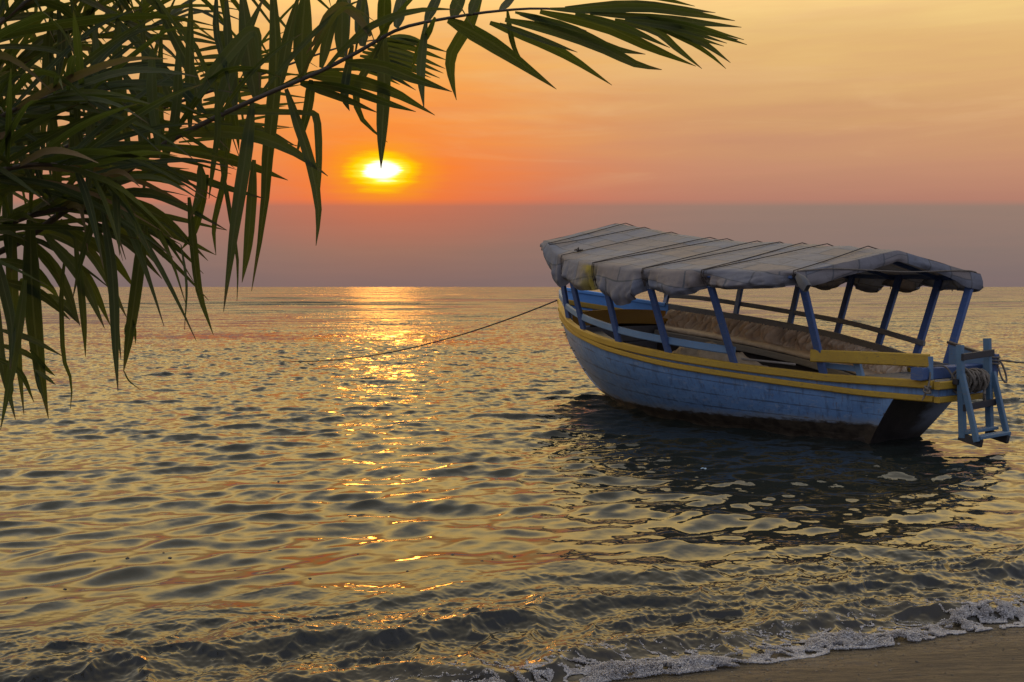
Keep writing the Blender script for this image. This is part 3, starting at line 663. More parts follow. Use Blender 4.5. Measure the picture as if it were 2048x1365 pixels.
# canopy posts
cw = tab([(1.4, 1.34), (1.5, 1.38), (2, 1.55), (2.5, 1.70), (3.2, 1.88), (3.8, 1.96), (4.4, 1.97), (5, 1.9), (5.5, 1.76), (6, 1.55), (6.5, 1.36), (7, 1.2), (7.3, 1.1)])
ez = tab([(1.4, 2.53), (1.64, 2.455), (2.02, 2.312), (2.39, 2.225), (2.8, 2.165), (3.33, 2.115), (3.96, 2.06), (4.5, 2.014), (5.0, 1.992), (5.4, 1.984), (5.95, 1.985), (6.45, 1.965), (7.1, 1.95)])
rz = tab([(1.3, 2.86), (1.52, 2.83), (1.8, 2.79), (2.2, 2.71), (2.86, 2.6), (3.66, 2.49), (4.62, 2.40), (5.36, 2.35), (6.1, 2.30), (6.74, 2.235), (7.1, 2.2)])
near_posts = [(1.49, 1.02, 1.815), (2.43, 1.58, 1.83), (3.56, 1.84, 1.70), (4.51, 1.85, 1.76), (5.39, 1.64, 1.81), (6.40, 1.17, 1.79)]
far_posts = [(1.54, 1.14, 1.67), (2.72, 1.59, 1.81), (3.69, 1.84, 1.815), (4.64, 1.87, 1.85), (5.60, 1.61, 1.85), (6.43, 1.34, 1.80), (7.0, 1.06, 1.75)]
for sg, lst in ((-1, near_posts), (1, far_posts)):
    for s, lt, zt in lst:
        z0 = gz(s) - .04; b0 = hb(s) - .035 if sg < 0 else hb(s) - .01
        if sg > 0: z0 = gz(s)
        k = (ez(s) - .03 - z0) / (zt - z0); b1 = min(b0 + (lt - b0) * k, cw(s) - .05)
        mb = MB(); mb.beam(B(s, sg * b0, z0 - .02), B(s, sg * b1, ez(s) - .03), .095, .05, up=(0, 1, 0)); mb.build('canopy_post', M['blue'], boat)
for sg in (-1, 1):
    mb = MB(); mb.sweep([B(s, sg * (cw(s) - .05), ez(s) - .05) for s in np.linspace(1.5, 6.4 if sg < 0 else 6.95, 30)], rect(.025, .03)); mb.build('eave_beam', M['blue'], boat)
mb = MB(); mb.sweep([B(s, 0, rz(s) - .055) for s in np.linspace(1.5, 6.66, 30)], rect(.025, .035)); mb.build('ridge_beam', M['blue'], boat)
for s in (1.54, 2.5, 3.6, 4.55, 5.45, 6.42):
    for sg in (-1, 1):
        mb = MB(); mb.beam(B(s, 0, rz(s) - .075), B(s, sg * (cw(s) - .06), ez(s) - .07), .04, .05); mb.build('rafter', M['blue'], boat)

# canopy cloth: one mesh from the near hanging edge over the ridge to the far hanging edge
TIES_N = [2.31, 3.43, 4.51, 5.40, 6.44]
TIES_F = [2.72, 3.69, 4.55, 5.36, 6.15, 6.55]
val_n = [(1.5, 2.40), (1.58, 2.3), (1.69, 2.134), (1.95, 1.905), (2.16, 1.778), (2.27, 1.84), (2.33, 1.935), (2.48, 1.923), (2.75, 1.807), (3.02, 1.758), (3.38, 1.762), (3.45, 1.82), (3.56, 1.775), (3.8, 1.662), (4.01, 1.56), (4.17, 1.578), (4.37, 1.667), (4.49, 1.80), (4.53, 1.805), (4.63, 1.775), (4.96, 1.702), (5.21, 1.716), (5.39, 1.82), (5.42, 1.82), (5.5, 1.802), (5.7, 1.777), (5.96, 1.787), (6.24, 1.796), (6.43, 1.84), (6.6, 1.80)]
val_f = [(1.5, 2.2), (2.2, 1.85), (2.72, 1.93), (3.2, 1.80), (3.69, 1.9), (4.0, 1.757), (4.2, 1.757), (4.54, 1.905), (4.75, 1.76), (4.96, 1.715), (5.15, 1.75), (5.34, 1.865), (5.5, 1.76), (5.69, 1.72), (5.9, 1.76), (6.13, 1.86), (6.3, 1.77), (6.45, 1.75), (6.6, 1.78), (6.98, 1.735), (7.2, 1.78)]
vn = lambda s: float(sum(np.interp(s + d_, *zip(*val_n)) for d_ in (-.05, 0, .05)) / 3); vf = lambda s: float(sum(np.interp(s + d_, *zip(*val_f)) for d_ in (-.08, -.04, 0, .04, .08)) / 5)
def aft_edge(q): return 6.77 + .31 * q                      # the after edge is cut a little askew (q = -1 near .. 1 far)
def fore_edge(q): return 1.54 + .10 * q
def roof_pt(s, q, lift=0.):
    a = abs(q); ww = cw(s); e = ez(s); r = rz(s)
    sag = -.010 * math.sin(min(a, 1) * math.pi) * (1 + .5 * math.sin(s * 5.1))
    return B(s, q * ww, e + (r - e) * (1 - a ** 1.06) + sag + lift)
mb = MB(); NU = 200; NV = 22; ND = 14; pts = []; uvs = []; stain = []
rsw = np.random.RandomState(9)
def wob(s, v, k): return (fbm(np.array([s * 3.2 + k]), np.array([v * 2.0 + k]), 61, 3)[0] - .5)
for i in range(NU + 1):
    t_ = i / NU; row = []; ur = []
    def drop(sg, rev):
        s = fore_edge(sg) + (aft_edge(sg) - fore_edge(sg)) * t_
        ww = cw(s); e = ez(s); bot = (vn if sg < 0 else vf)(s); ties = TIES_N if sg < 0 else TIES_F
        d = min(abs(s - x) for x in ties); pin = math.exp(-(d / .085) ** 2); pinw = math.exp(-(d / .30) ** 2)
        out = []
        for j in range(1, ND + 1):
            v = j / ND
            bulge = (.055 * math.sin(v * math.pi * .8) * (1 - pinw) - .10 * pin * math.sin(v * math.pi * .5)) + .02 * v
            fold = .075 * v * wob(s * 1.8, v * .6, 3) * 2 + .11 * (.12 + pinw) * v * wob(s * 6, v * .8, 11) * 1.5 + .03 * v * wob(s * 3 + v * 2.2, v * 2.5, 15) * 2 + .05 * math.exp(-(d / .22) ** 2) * v * math.sin(d * 46 + v * 3)
            curl = -.07 * max(0, v - .80) / .20 * (1 - pin)
            # cloth drawn towards the lashings
            near_t = min(ties, key=lambda x: abs(s - x)); pull = (near_t - s) * .35 * math.exp(-(d / .16) ** 2) * math.sin(min(v * 1.2, 1) * math.pi)
            z = e - .012 + (bot - e) * v
            out.append((B(s + pull, sg * (ww + bulge + fold + curl), z), (s, sg * (ww + v * .4)), s, v))
        return out
    dn = drop(-1, 0)[::-1]; df = drop(1, 0)
    for p, u, s, v in dn:
        row.append(p); ur.append(u); stain.append(float(np.exp(-((s - 3.30) / .17) ** 2) if s > 2.9 else 0) if v > .02 else 0.)
    for j in range(NV + 1):
        q = -1 + 2 * j / NV; s = fore_edge(q) + (aft_edge(q) - fore_edge(q)) * t_
        p = roof_pt(s, q) + Vector((0, 0, .018 * wob(s * 1.4, q * 2, 5) * 2 + .007 * abs(wob(s * 4 + q * 2, q * 3.5, 8)) * 2 - .004)); row.append(p); ur.append((s, q * cw(s))); stain.append(0.)
    for p, u, s, v in df: row.append(p); ur.append(u); stain.append(0.)
    pts.append(row); uvs.append(ur)
mb.grid(pts, uvs); mb.attr['stain'] = stain
canopy = mb.build('canopy', M['canvas'], boat, smooth=True)
# end flaps
def flap(edge, bot, out_dir, name, bulge):
    mb = MB(); pts = []; uvs = []
    for q in np.linspace(-1, 1, 60):
        s = edge(q); p = roof_pt(s, q, -.004); zb = bot(q); row = []; ur = []
        for j in range(11):
            v = j / 10; off = bulge * math.sin(v * math.pi * .7) + .028 * wob(q * 3, v, 21) * 2 * v - .05 * max(0, v - .7)
            row.append(Vector((p.x + out_dir * (off + .006), p.y * (1 + .02 * v), p.z + (zb - p.z) * v))); ur.append((s + v * .3, q * 1.3))
        pts.append(row); uvs.append(ur)
    mb.grid(pts, uvs); mb.attr['stain'] = [0.] * len(mb.v)
    return mb.build(name, M['canvas'], canopy, smooth=True)
flap(aft_edge, lambda q: float(np.interp(q, [-1, -.86, -.55, -.3, 0, .25, .5, .68, .8, 1], [1.80, 1.80, 1.915, 1.99, 2.10, 2.02, 1.95, 1.86, 1.79, 1.76])), 1, 'end_flap', .03)
flap(fore_edge, lambda q: float(np.interp(q, [-1, -.7, 0, .7, 1], [2.36, 2.42, 2.62, 2.40, 2.25])), -1, 'end_flap', .02)
# lashings over the roof
ROPES = [(1.66, 1.76, 1.8, 0), (1.72, 2.22, 2.3, 0), (2.31, 2.84, 2.9, 1), (3.40, 3.66, 3.7, 2), (3.44, 4.00, 3.75, 2), (4.50, 4.57, 4.5, 3), (4.52, 4.97, 4.56, 3), (5.39, 5.35, 5.34, 4), (5.42, 5.75, 5.4, 4), (6.44, 6.36, 6.6, 5)]
for s0, s1, s2, tie in ROPES:
    mb = MB(); path = []
    tn = .15 + .10 * (tie in (2, 3, 4)); 
    zb = vn(s0) + .02
    if tie: path += [B(s0 + .012, -(cw(s0) - .035), zb), B(s0 + .004, -(cw(s0) + .008), zb + (ez(s0) - zb) * .5), B(s0, -(cw(s0) + .012), ez(s0) - .03)]
    for q in np.linspace(-1, 0, 13)[0:]: path.append(roof_pt(s0 + (s1 - s0) * (1 + q), q, .016))
    for q in np.linspace(0, 1, 13)[1:]: path.append(roof_pt(s1 + (s2 - s1) * q, q, .016))
    path += [B(s2, cw(s2) + .03, ez(s2) - .05), B(s2, cw(s2) + .01, ez(s2) - .22)]
    mb.tube(path, .0065, 6); mb.build('tie_rope', M['rope_dark'], canopy)
mb = MB(); kp = roof_pt(2.31 + .53 * .16, -.84, .022)
for k in range(5): mb.tube([kp + Vector((.01 * k - .02, .05 * (k - 2) * .5, .012)), kp + Vector((.012 * k - .04, .05 * (k - 2) * .5 + .02, .026)), kp + Vector((.03 - .01 * k, .02 * (k - 2), .004))], .011, 5)
mb.tube([kp, kp + Vector((.06, -.04, .05)), kp + Vector((.09, -.10, .02))], .008, 5)
mb.build('rope_knot', M['rope_dark'], canopy)
for s0 in TIES_N:                                            # turns of cord round the gathered cloth
    mb = MB(); zb = vn(s0)
    for k in range(3): mb.tube([B(s0 - .03 + .02 * k, -(cw(s0) - .02), zb + .10 + .012 * k), B(s0 + .0 + .01 * k, -(cw(s0) + .0), zb + .11), B(s0 + .04, -(cw(s0) - .03), zb + .09 + .01 * k)], .011, 5)
    mb.build('tie_rope', M['rope_dark'], canopy)
mb = MB(); pp = [roof_pt(6.47, -.99, .01)] + [Vector((roof_pt(aft_edge(q), q).x + .045, q * cw(6.7) * (1.0), z)) for q, z in ((-.75, 2.005), (-.5, 2.0), (-.2, 1.985), (.1, 1.975), (.4, 1.985), (.7, 1.995))] + [roof_pt(aft_edge(.93) - .01, .95, .012), roof_pt(6.98, 1.02, -.02)]
mb.tube(spline(pp, 40), .008, 6); mb.build('tie_rope', M['rope'], canopy)
# pinched tail of cloth at the after near corner
mb = MB(); c0 = B(6.50, -(cw(6.5) + .03), 1.93); pts = []
for i in range(9):
    t_ = i / 8; wd = .035 + .05 * math.sin(t_ * math.pi * .75); cc = c0 + Vector((.17 * t_, -.03 * t_, -.13 * t_ - .02 * t_ * t_))
    pts.append([cc + Vector((wd * math.cos(a) * .4, wd * math.sin(a) * .6 + .01 * math.sin(3 * a), wd * .6 * math.cos(a))) for a in np.linspace(0, 2 * math.pi, 12, endpoint=False)])
mb.grid(pts, close=True); mb.attr['stain'] = [0.] * len(mb.v); mb.build('cloth_tail', M['canvas'], canopy, smooth=True)
# proud nails along the bow planking
for k in range(16):
    s = .30 + .055 * k + .25 * rnd.random(); sec = sect(s); b, z = sec[2 + int(rnd.random() * 8)]
    mb = MB(); p = B(s, -b, z); nd = Vector((-.5, -.85, .05)); mb.sweep([p, p + nd * .035], [(.006, 0), (0, .006), (-.006, 0), (0, -.006)]); mb.build('nail', M['nail'], boat)

# loose things aboard
def cushion_mesh(S, sg, inner, ztop, zbot, thick, seed, pleat, name):
    mb = MB(); pts = []; rs = np.random.RandomState(seed); n = len(S)
    for i, s in enumerate(S):
        row = []
        for j in range(15):
            v = j / 14
            ang = v * math.pi                                  # from the top back over the face to the bottom
            zc = ztop(s) - (ztop(s) - zbot(s)) * v
            sl = s + .10 * v
            pl = (abs(2 * fbm(np.array([sl * 24. + 1.5 * math.sin(sl * 3)]), np.array([v * .9]), seed, 2, .5)[0] - 1) - .4) * pleat * math.sin(min(v * 1.15 + .08, 1) * math.pi) ** .6 * 2
            bb = hb(s) - inner - thick * math.sin(ang) ** .55 - pl - .10 * v
            row.append(B(s, sg * bb, zc))
        pts.append(row)
    mb.grid(pts)
    return mb
S = np.linspace(1.72, 6.42, 760)
o = cushion_mesh(S, 1, .06, lambda s: stz(s) - .085, lambda s: stz(s) - .40, .075, 64, .20, '').build('backrest_cushion', M['tan'], None, smooth=True)
o.location = (MID.x, MID.y, 0); o.rotation_euler = (0, 0, YAW); tag(o, 'long pleated tan cushion lining the far side of the boat', 'cushion')
mb = MB(); pts = []
for s in np.linspace(1.8, 6.15, 120):
    row = []
    for a in np.linspace(0, 2 * math.pi, 14, endpoint=False):
        ca, sa = math.cos(a), math.sin(a); pu = 1 + .10 * math.sin(s * 9)
        row.append(B(s, hb(s) - .28 + .135 * math.copysign(abs(ca) ** .5, ca), stz(s) - .37 + .038 * pu * math.copysign(abs(sa) ** .6, sa) + .008 * wob(s * 4, a, 9)))
    pts.append(row)
mb.grid(pts, close=True); o = mb.build('seat_cushion', M['tan'], None, smooth=True); o.location = (MID.x, MID.y, 0); o.rotation_euler = (0, 0, YAW)
tag(o, 'flat tan seat pad on the far bench below the pleated backrest', 'cushion')
mb = MB(); pts = []
for i, s in enumerate(np.linspace(4.15, 5.45, 80)):
    e_ = math.sin((i / 79) * math.pi) ** .5; row = []
    for j in range(22):
        v = j / 21; fo = (fbm(np.array([s * 7. + v * 9]), np.array([v * 5 - s * 3]), 77, 3)[0] - .5)
        row.append(B(s, -(hb(s) - .10 - .75 * v), stz(s) - .42 + (.06 + .30 * math.sin(v * math.pi) ** .8 * (1 - .3 * v)) * e_ + .26 * fo * e_))
    pts.append(row)
mb.grid(pts); o = mb.build('blanket', M['tan2'], None, smooth=True); o.location = (MID.x, MID.y, 0); o.rotation_euler = (0, 0, YAW)
tag(o, 'crumpled tan blanket heaped on the near bench', 'blanket')
mb = MB(); mb.tube([B(5.1, -.95, .90), B(5.9, -.72, .86)], .014, 6); o = mb.build('pole', M['light_wood'], None); o.location = (MID.x, MID.y, 0); o.rotation_euler = (0, 0, YAW)
tag(o, 'thin pale pole lying inside the boat by the boarding gap', 'pole')

# boarding ladder hung on the stern
M['ladder'] = paint('ladder_blue_paint', (.085, .16, .235, 1), (.06, .12, .18, 1), (.16, .15, .13, 1), .8)
lad = root('boarding_ladder', 'small blue wooden boarding ladder hanging over the stern', 'ladder')
for sg, s0, s1, zt, zb in ((-1, 7.76, 7.82, 1.17, .17), (1, 7.76, 7.82, 1.23, .20)):
    mb = MB(); mb.beam(B(s0, sg * .25, zt), B(s1, sg * .25, zb), .055, .075, up=(1, 0, 0)); mb.build('side_rail', M['ladder'], lad)
    mb = MB(); mb.beam(B(s0 + .055, sg * .285, .86), B(s1 + .185, sg * .285, .155), .045, .06, up=(1, 0, 0)); mb.build('brace', M['ladder'], lad)
    mb = MB(); mb.beam(B(s1 - .04, sg * .245, .185), B(s1 + .215, sg * .245, .135), .05, .085); mb.build('step_bracket', M['dark_wood'], lad)
for z, s in ((1.045, 7.775), (.50, 7.81)):
    mb = MB(); mb.beam(B(s + .04, -.285, z), B(s + .04, .285, z + .03), .03, .072); o = mb.build('rung', M['dark_wood'], lad)
for ds, z in ((.02, .235), (.165, .195)):
    mb = MB(); mb.beam(B(7.83 + ds, -.27, z), B(7.83 + ds, .29, z + .012), .095, .035); mb.build('step_slat', M['ladder'], lad)
# rope wound on a bar between the ladder rails
coil = root('rope_coil', 'thick coil of old brown rope wound between the ladder rails', 'rope')
mb = MB(); mb.beam(B(7.745, -.30, .775), B(7.745, .30, .775), .06, .06); mb.build('winding_bar', M['dark_wood'], coil)
mb = MB(); path = []; rs = np.random.RandomState(4)
for k in range(26 * 14):
    a = k / 14 * 2 * math.pi; lay = k / (26 * 14); x = -.20 + .40 * abs(((lay * 3) % 2) - 1) + .012 * math.sin(a * .37 + 1)
    rad = .062 + .052 * lay + .012 * math.sin(a * .21) + .006 * math.sin(a * 2.3 + k)
    path.append(B(7.745 + rad * math.cos(a) * 1.0, x + .010 * math.sin(a * 1.7), .775 + rad * math.sin(a) * 1.12))
mb.tube(path, .0135, 6)
mb.build('wound_rope', M['rope'], coil, smooth=True)
mb = MB(); mb.tube(spline([B(7.85, .02, .86), B(7.89, .03, .77), B(7.87, .05, .68), B(7.88, .03, .62), B(7.86, .07, .56)], 20), .016, 6); mb.build('rope_tail', M['rope'], coil, smooth=True)
# lashing round the stern beam with a hanging knot
lash = root('lashing_rope', 'thin knotted rope looped over the dark stern beam', 'rope')
mb = MB(); mb.tube(spline([B(7.70, -.24, .80), B(7.62, -.30, .93), B(7.55, -.48, .936), B(7.585, -.50, .93), B(7.59, -.52, .80), B(7.60, -.56, .72), B(7.60, -.575, .66)], 40), .011, 6); mb.build('rope_loop', M['rope'], lash, smooth=True)
mb = MB()
kc = B(7.60, -.57, .69)
mb.tube([kc + Vector((.028 * math.cos(a) * (1 + .2 * math.sin(a * 2.6)), .022 * math.sin(a * 1.3), .036 * math.sin(a * .73 + 1))) for a in np.linspace(0, 15, 60)], .011, 5)
mb.tube([kc, kc + Vector((-.03, -.01, -.07)), kc + Vector((-.055, -.012, -.125))], .012, 5, [1, 1, .3]); mb.build('rope_knot', M['rope'], lash, smooth=True)

# mooring ropes
def W2(s, b, z):
    v = BOW + BD * s; nx = Vector((-BD.y, BD.x)); return Vector((v.x + nx.x * b, v.y + nx.y * b, z))
def rope(pts, name, label, r, sagv):
    mb = MB(); a = np.array(pts[0]); b = np.array(pts[1]); path = [tuple(a + (b - a) * t - np.array((0, 0, sagv * 4 * t * (1 - t)))) for t in np.linspace(0, 1, 40)]
    mb.tube(path, r, 6); o = mb.build(name, M['rope_dark'], None, smooth=True); tag(o, label, 'mooring rope'); return o
p0 = W2(.05, -.02, 1.60)
rope([p0, (-5.62, 24.2, -.01)], 'mooring_rope', 'long thin rope running from the bow down into the lake on the left', .013, .33)
p1 = W2(7.76, .44, .985)
rope([p1, (14.0, 25.0, -.08)], 'mooring_rope', 'taut rope leaving the stern bitt for the right edge of the view', .012, .05)
mb = MB(); mb.tube(spline([p1 + Vector((0, 0, .03)), p1 + Vector((.05, -.03, -.05)), p1 + Vector((.10, -.02, -.17)), p1 + Vector((.09, -.05, -.25)), p1 + Vector((.04, -.05, -.2)), p1 + Vector((.0, -.03, -.06))], 24), .011, 6)
for k in range(3): mb.tube([p1 + Vector((.055 * math.cos(a), .055 * math.sin(a), .035 * (k - 1) + .005 * math.sin(a))) - Vector((.03, .01, 0)) for a in np.linspace(0, 6.28, 14)], .011, 5)
o = mb.build('rope_loop', M['rope'], None, smooth=True); tag(o, 'loose loop of rope dangling beside the stern bitt', 'rope')

# ------------------------------------------------------------------ palm
def ray(px, py):
    a = (px - 1024) / FPX; b = (682.5 - py) / FPX
    return Vector((a, math.cos(PITCH) + b * math.sin(PITCH), -math.sin(PITCH) + b * math.cos(PITCH)))
def at(px, py, d):
    """the point of the place that lies d metres ahead of the camera's foot, seen at that photo pixel"""
    r = ray(px, py); return Vector((0, 0, CAM_H)) + r * (d / r.y)
CROWN = at(-270, 600, 2.75)
palm = tag(empty('palm_tree', (CROWN.x, CROWN.y, float(beach_z(np.array([CROWN.x]), np.array([CROWN.y]))[0]))), 'low palm with long dark green fronds hanging over the water at upper left', 'palm tree')
def rel(p): return Vector(p) - Vector(palm.location)
mb = MB(); tz = CROWN.z - palm.location.z
mb.sweep([Vector((.05 * math.sin(t * 2.0) - .05 * math.sin(2.0), 0, -.15 + (tz + .15) * t)) for t in np.linspace(0, 1, 26)], [(math.cos(a), math.sin(a)) for a in np.linspace(0, 2 * math.pi, 16, endpoint=False)], [(0, 1, 0)] * 26, [(.15 - .03 * t + .012 * (k % 2)) for k, t in enumerate(np.linspace(0, 1, 26))])
mb.build('trunk', M['bark'], palm)

class Frond:
    def __init__(s): s.mb = MB(); s.tone = []; s.dry = []; s.rows = []
    def leaflet(s, path, wd, twist=0., tone=None, dry=0., n=9, fold=.28, prof='leaf'):
        """a keeled blade along path (world points)"""
        pts = [Vector(p) for p in spline([tuple(p) for p in path], n)]
        tone = rnd.random() if tone is None else tone; rows = []; uv = []
        for i, p in enumerate(pts):
            u = i / (n - 1); t = (pts[min(i + 1, n - 1)] - pts[max(i - 1, 0)]).normalized()
            view = (p - Vector((0, 0, CAM_H))).normalized()
            side = t.cross(view)
            if side.length < 1e-3: side = t.cross(Vector((0, 0, 1)))
            side.normalize(); nor = side.cross(t).normalized()
            sd_ = (side * math.cos(twist) + nor * math.sin(twist)); nn_ = (nor * math.cos(twist) - side * math.sin(twist))
            hw = wd * .5 * (min(1, .38 + u * 3.0) if u < .22 else 1.0) * (1 - max(0, (u - .45) / .55) ** 1.7) / max(.55, math.cos(twist))
            hw = max(hw, .0007)
            rows.append([p - sd_ * hw, p - sd_ * hw * .5 + nn_ * hw * fold * .55, p + nn_ * hw * fold, p + sd_ * hw * .5 + nn_ * hw * fold * .55, p + sd_ * hw]); uv.append([(k / 4., u) for k in range(5)])
        rows = [[rel(q) for q in r] for r in rows]
        s.mb.grid(rows, uv); s.tone += [tone] * (5 * n); s.dry += [dry] * (5 * n)
    def px(s, pts, wpx, d, dd=0., twist=None, **kw):
        """traced leaflet: photo pixels, width in pixels, depth of base, change of depth to the tip"""
        k = len(pts); path = [at(x, y, d + dd * (i / (k - 1))) for i, (x, y) in enumerate(pts)]
        s.leaflet(path, wpx / FPX * d, rnd.uniform(-.5, .5) if twist is None else twist, **kw)
    def grow(s, rach, t0, t1, n, L, wd, droop=.5, fwd=.75, side_dir=None, jitter=.18, sides=(-1, 1), up=.25):
        """leaflets in two ranks along the rachis (world points)"""
        P_ = [Vector(p) for p in spline([tuple(p) for p in rach], 60)]
        for k in range(n):
            for sg in sides:
                t = t0 + (t1 - t0) * (k + rnd.uniform(-.3, .3) + (.25 if sg > 0 else 0)) / n; i = min(max(int(t * 58), 0), 58)
                p = P_[i]; tg = (P_[i + 1] - P_[i]).normalized(); sv = tg.cross(Vector((0, 0, 1))).normalized() * sg
                upv = sv.cross(tg) * sg
                d = (tg * fwd + sv * .72 + upv * up + Vector([rnd.gauss(0, jitter) for _ in range(3)])).normalized()
                LL = L * (.55 + .75 * math.sin(math.pi * (.18 + .78 * t))) * rnd.uniform(.8, 1.15); dr = droop * rnd.uniform(.6, 1.4)
                kn = rnd.uniform(.25, .8); bend = dr * (2.2 if rnd.random() < .3 else .6); path = [p + d * LL * u + Vector((0, 0, -1)) * LL * (dr * .35 * u * u + bend * max(0, u - kn) ** 1.3) for u in (0, .2, .4, .6, .8, 1)]
                tp = path[-1] - Vector((0, 0, CAM_H)); tx = 1024 + tp.x / tp.y * FPX; ty = 574 - tp.z / tp.y * FPX
                if (tx > 560 and ty > 170) or (tx > 420 and ty > 420): continue
                s.leaflet(path, wd * rnd.uniform(.40, .82), rnd.uniform(-1.1, 1.1), n=9, tone=rnd.random() ** 1.6 * 1.5, dry=rnd.uniform(.4, .9) if rnd.random() < .09 else 0.)
    def finish(s, rach, r0):
        s.mb.attr['tone'] = s.tone; s.mb.attr['dry'] = s.dry
        o = s.mb.build('frond', M['leaf'], palm, smooth=True)
        P_ = spline([tuple(p) for p in rach], 50); m = MB(); m.sweep([rel(p) for p in P_], [(math.cos(a), math.sin(a) * .75) for a in np.linspace(0, 2 * math.pi, 8, endpoint=False)], None, [r0 * (1 - .82 * i / 49) for i in range(50)])
        m.build('rachis', M['rachis'], o, smooth=True); return o
def RP(lst): return [at(*q) for q in lst]

# the main frond, reaching right across the top of the view
A = Frond(); ra = [tuple(CROWN)] + RP([(0, 505, 2.62), (140, 415, 2.55), (250, 345, 2.52), (330, 288, 2.5), (430, 236, 2.5), (530, 190, 2.52), (640, 143, 2.55), (720, 102, 2.58), (800, 58, 2.6), (900, 36, 2.62), (1000, 22, 2.66), (1100, 18, 2.7), (1250, 32, 2.75), (1390, 58, 2.8), (1475, 80, 2.82)])
for pts, wp in [
    ([(1250, 34), (1370, 52), (1494, 90)], 15), ([(1240, 30), (1360, 46), (1488, 80)], 12), ([(1180, 27), (1330, 38), (1400, 46), (1483, 55)], 15), ([(1150, 20), (1290, 16), (1380, 27), (1470, 42)], 17),
    ([(1130, 16), (1260, 8), (1350, 16), (1431, 26)], 14), ([(1180, -8), (1290, -8), (1390, 13)], 12), ([(1250, 40), (1350, 56), (1454, 87)], 13), ([(1290, 44), (1380, 72), (1448, 93)], 9),
    ([(1280, 44), (1380, 75), (1420, 95), (1461, 126)], 13), ([(1300, 50), (1380, 85), (1420, 110), (1452, 138)], 9), ([(1230, 40), (1310, 62), (1355, 98), (1404, 138)], 15), ([(1080, 24), (1210, 55), (1300, 95), (1392, 133)], 21),
    ([(1150, 28), (1250, 56), (1340, 96)], 14), ([(1010, 40), (1110, 62), (1210, 98), (1270, 128), (1324, 140)], 21), ([(1040, 28), (1140, 58), (1220, 95), (1291, 109)], 18), ([(980, 46), (1070, 80), (1140, 115), (1224, 171)], 21),
    ([(1000, 48), (1080, 78), (1155, 105)], 12), ([(1030, 25), (1110, 45), (1173, 62)], 11), ([(895, 40), (960, 74), (1020, 112), (1113, 179)], 30), ([(1100, 18), (1180, 22), (1260, 20), (1330, 22)], 12),
    ([(1015, 22), (1020, 62), (1030, 100), (1050, 131)], 11), ([(962, -10), (938, 50), (904, 105), (902, 150), (913, 201)], 24),
    ([(620, 152), (690, 158), (780, 182), (870, 231)], 25), ([(690, 125), (760, 133), (830, 158), (904, 184)], 23), ([(600, 165), (690, 178), (770, 205), (832, 224)], 17), ([(600, 168), (680, 195), (756, 226)], 15),
    ([(765, 62), (768, 160), (764, 260), (762, 338)], 26), ([(852, 46), (843, 120), (842, 165), (848, 217)], 18), ([(766, 76), (740, 125), (712, 185), (725, 240), (775, 285)], 15), ([(705, 90), (691, 165), (690, 200), (699, 222)], 17),
    ([(870, 35), (855, 70), (835, 100), (822, 150)], 12),
    ([(330, 270), (440, 263), (520, 275), (590, 305), (656, 353)], 25), ([(310, 292), (420, 308), (500, 332), (576, 361)], 24), ([(260, 332), (370, 350), (450, 375), (530, 398)], 17), ([(400, 224), (500, 224), (610, 226), (636, 238)], 12),
    ([(430, 244), (520, 258), (593, 293)], 12), ([(622, 160), (616, 215), (592, 314)], 19), ([(572, 178), (596, 250), (622, 330), (637, 420), (632, 492)], 20), ([(618, 222), (634, 240), (638, 330), (637, 410)], 15),
    ([(545, -30), (551, 90), (549, 180), (536, 300), (527, 430), (503, 583)], 26), ([(505, 205), (490, 320), (470, 450), (447, 624)], 25), ([(508, 320), (502, 420), (495, 500), (484, 566)], 20),
    ([(440, 320), (452, 380), (462, 440), (475, 520), (474, 603)], 9), ([(455, 290), (446, 370), (428, 450), (432, 511)], 12), ([(378, 395), (388, 500), (400, 590), (427, 671)], 16), ([(415, 350), (400, 420), (385, 470), (362, 500)], 16), ([(362, 490), (373, 570), (369, 660)], 5),
    ([(200, 390), (290, 385), (360, 410), (454, 461)], 18), ([(230, 350), (320, 355), (372, 372)], 20), ([(180, 400), (260, 425), (350, 470), (431, 510)], 22), ([(190, 390), (270, 410), (330, 440), (416, 522)], 26),
    ([(605, 150), (606, 60), (614, -40)], 36), ([(642, 136), (660, 60), (690, -30)], 20), ([(683, 115), (684, 40), (686, -40)], 28), ([(725, 92), (724, 30), (726, -30)], 30), ([(768, 72), (769, 10), (772, -40)], 27), ([(792, 55), (802, 10), (812, -30)], 25),
    ([(512, 195), (497, 100), (482, -40)], 36), ([(470, 215), (458, 120), (452, -30)], 24), ([(380, 255), (379, 120), (383, -30)], 18), ([(852, 45), (870, 5), (886, -30)], 20), ([(905, 35), (918, 0), (930, -30)], 26), ([(940, 28), (952, 0), (966, -30)], 20), ([(1000, 22), (1020, 0), (1040, -30)], 15),
    ([(400, 225), (385, 150), (340, 60), (300, -30)], 22), ([(410, 225), (350, 165), (250, 60), (190, 0)], 20), ([(360, 250), (330, 170), (300, 130)], 16), ([(330, 285), (280, 200), (230, 120)], 22), ([(250, 345), (215, 260), (190, 180)], 20), ([(430, 235), (470, 120), (530, -10)], 24), ([(560, 175), (575, 80), (600, -20)], 22)]:
    A.px(pts, wp, 2.6 + rnd.uniform(-.08, .12), rnd.uniform(-.15, .2))
A.px([(395, 196), (430, 142), (478, 84), (505, 62), (517, 80), (519, 180)], 24, 2.45, .05, tone=1.6, n=14, twist=.2)
A.px([(742, 72), (712, 30), (684, 14), (655, 35), (635, 75), (612, 108)], 20, 2.5, .02, tone=1.0, dry=.55, n=14, twist=.15)
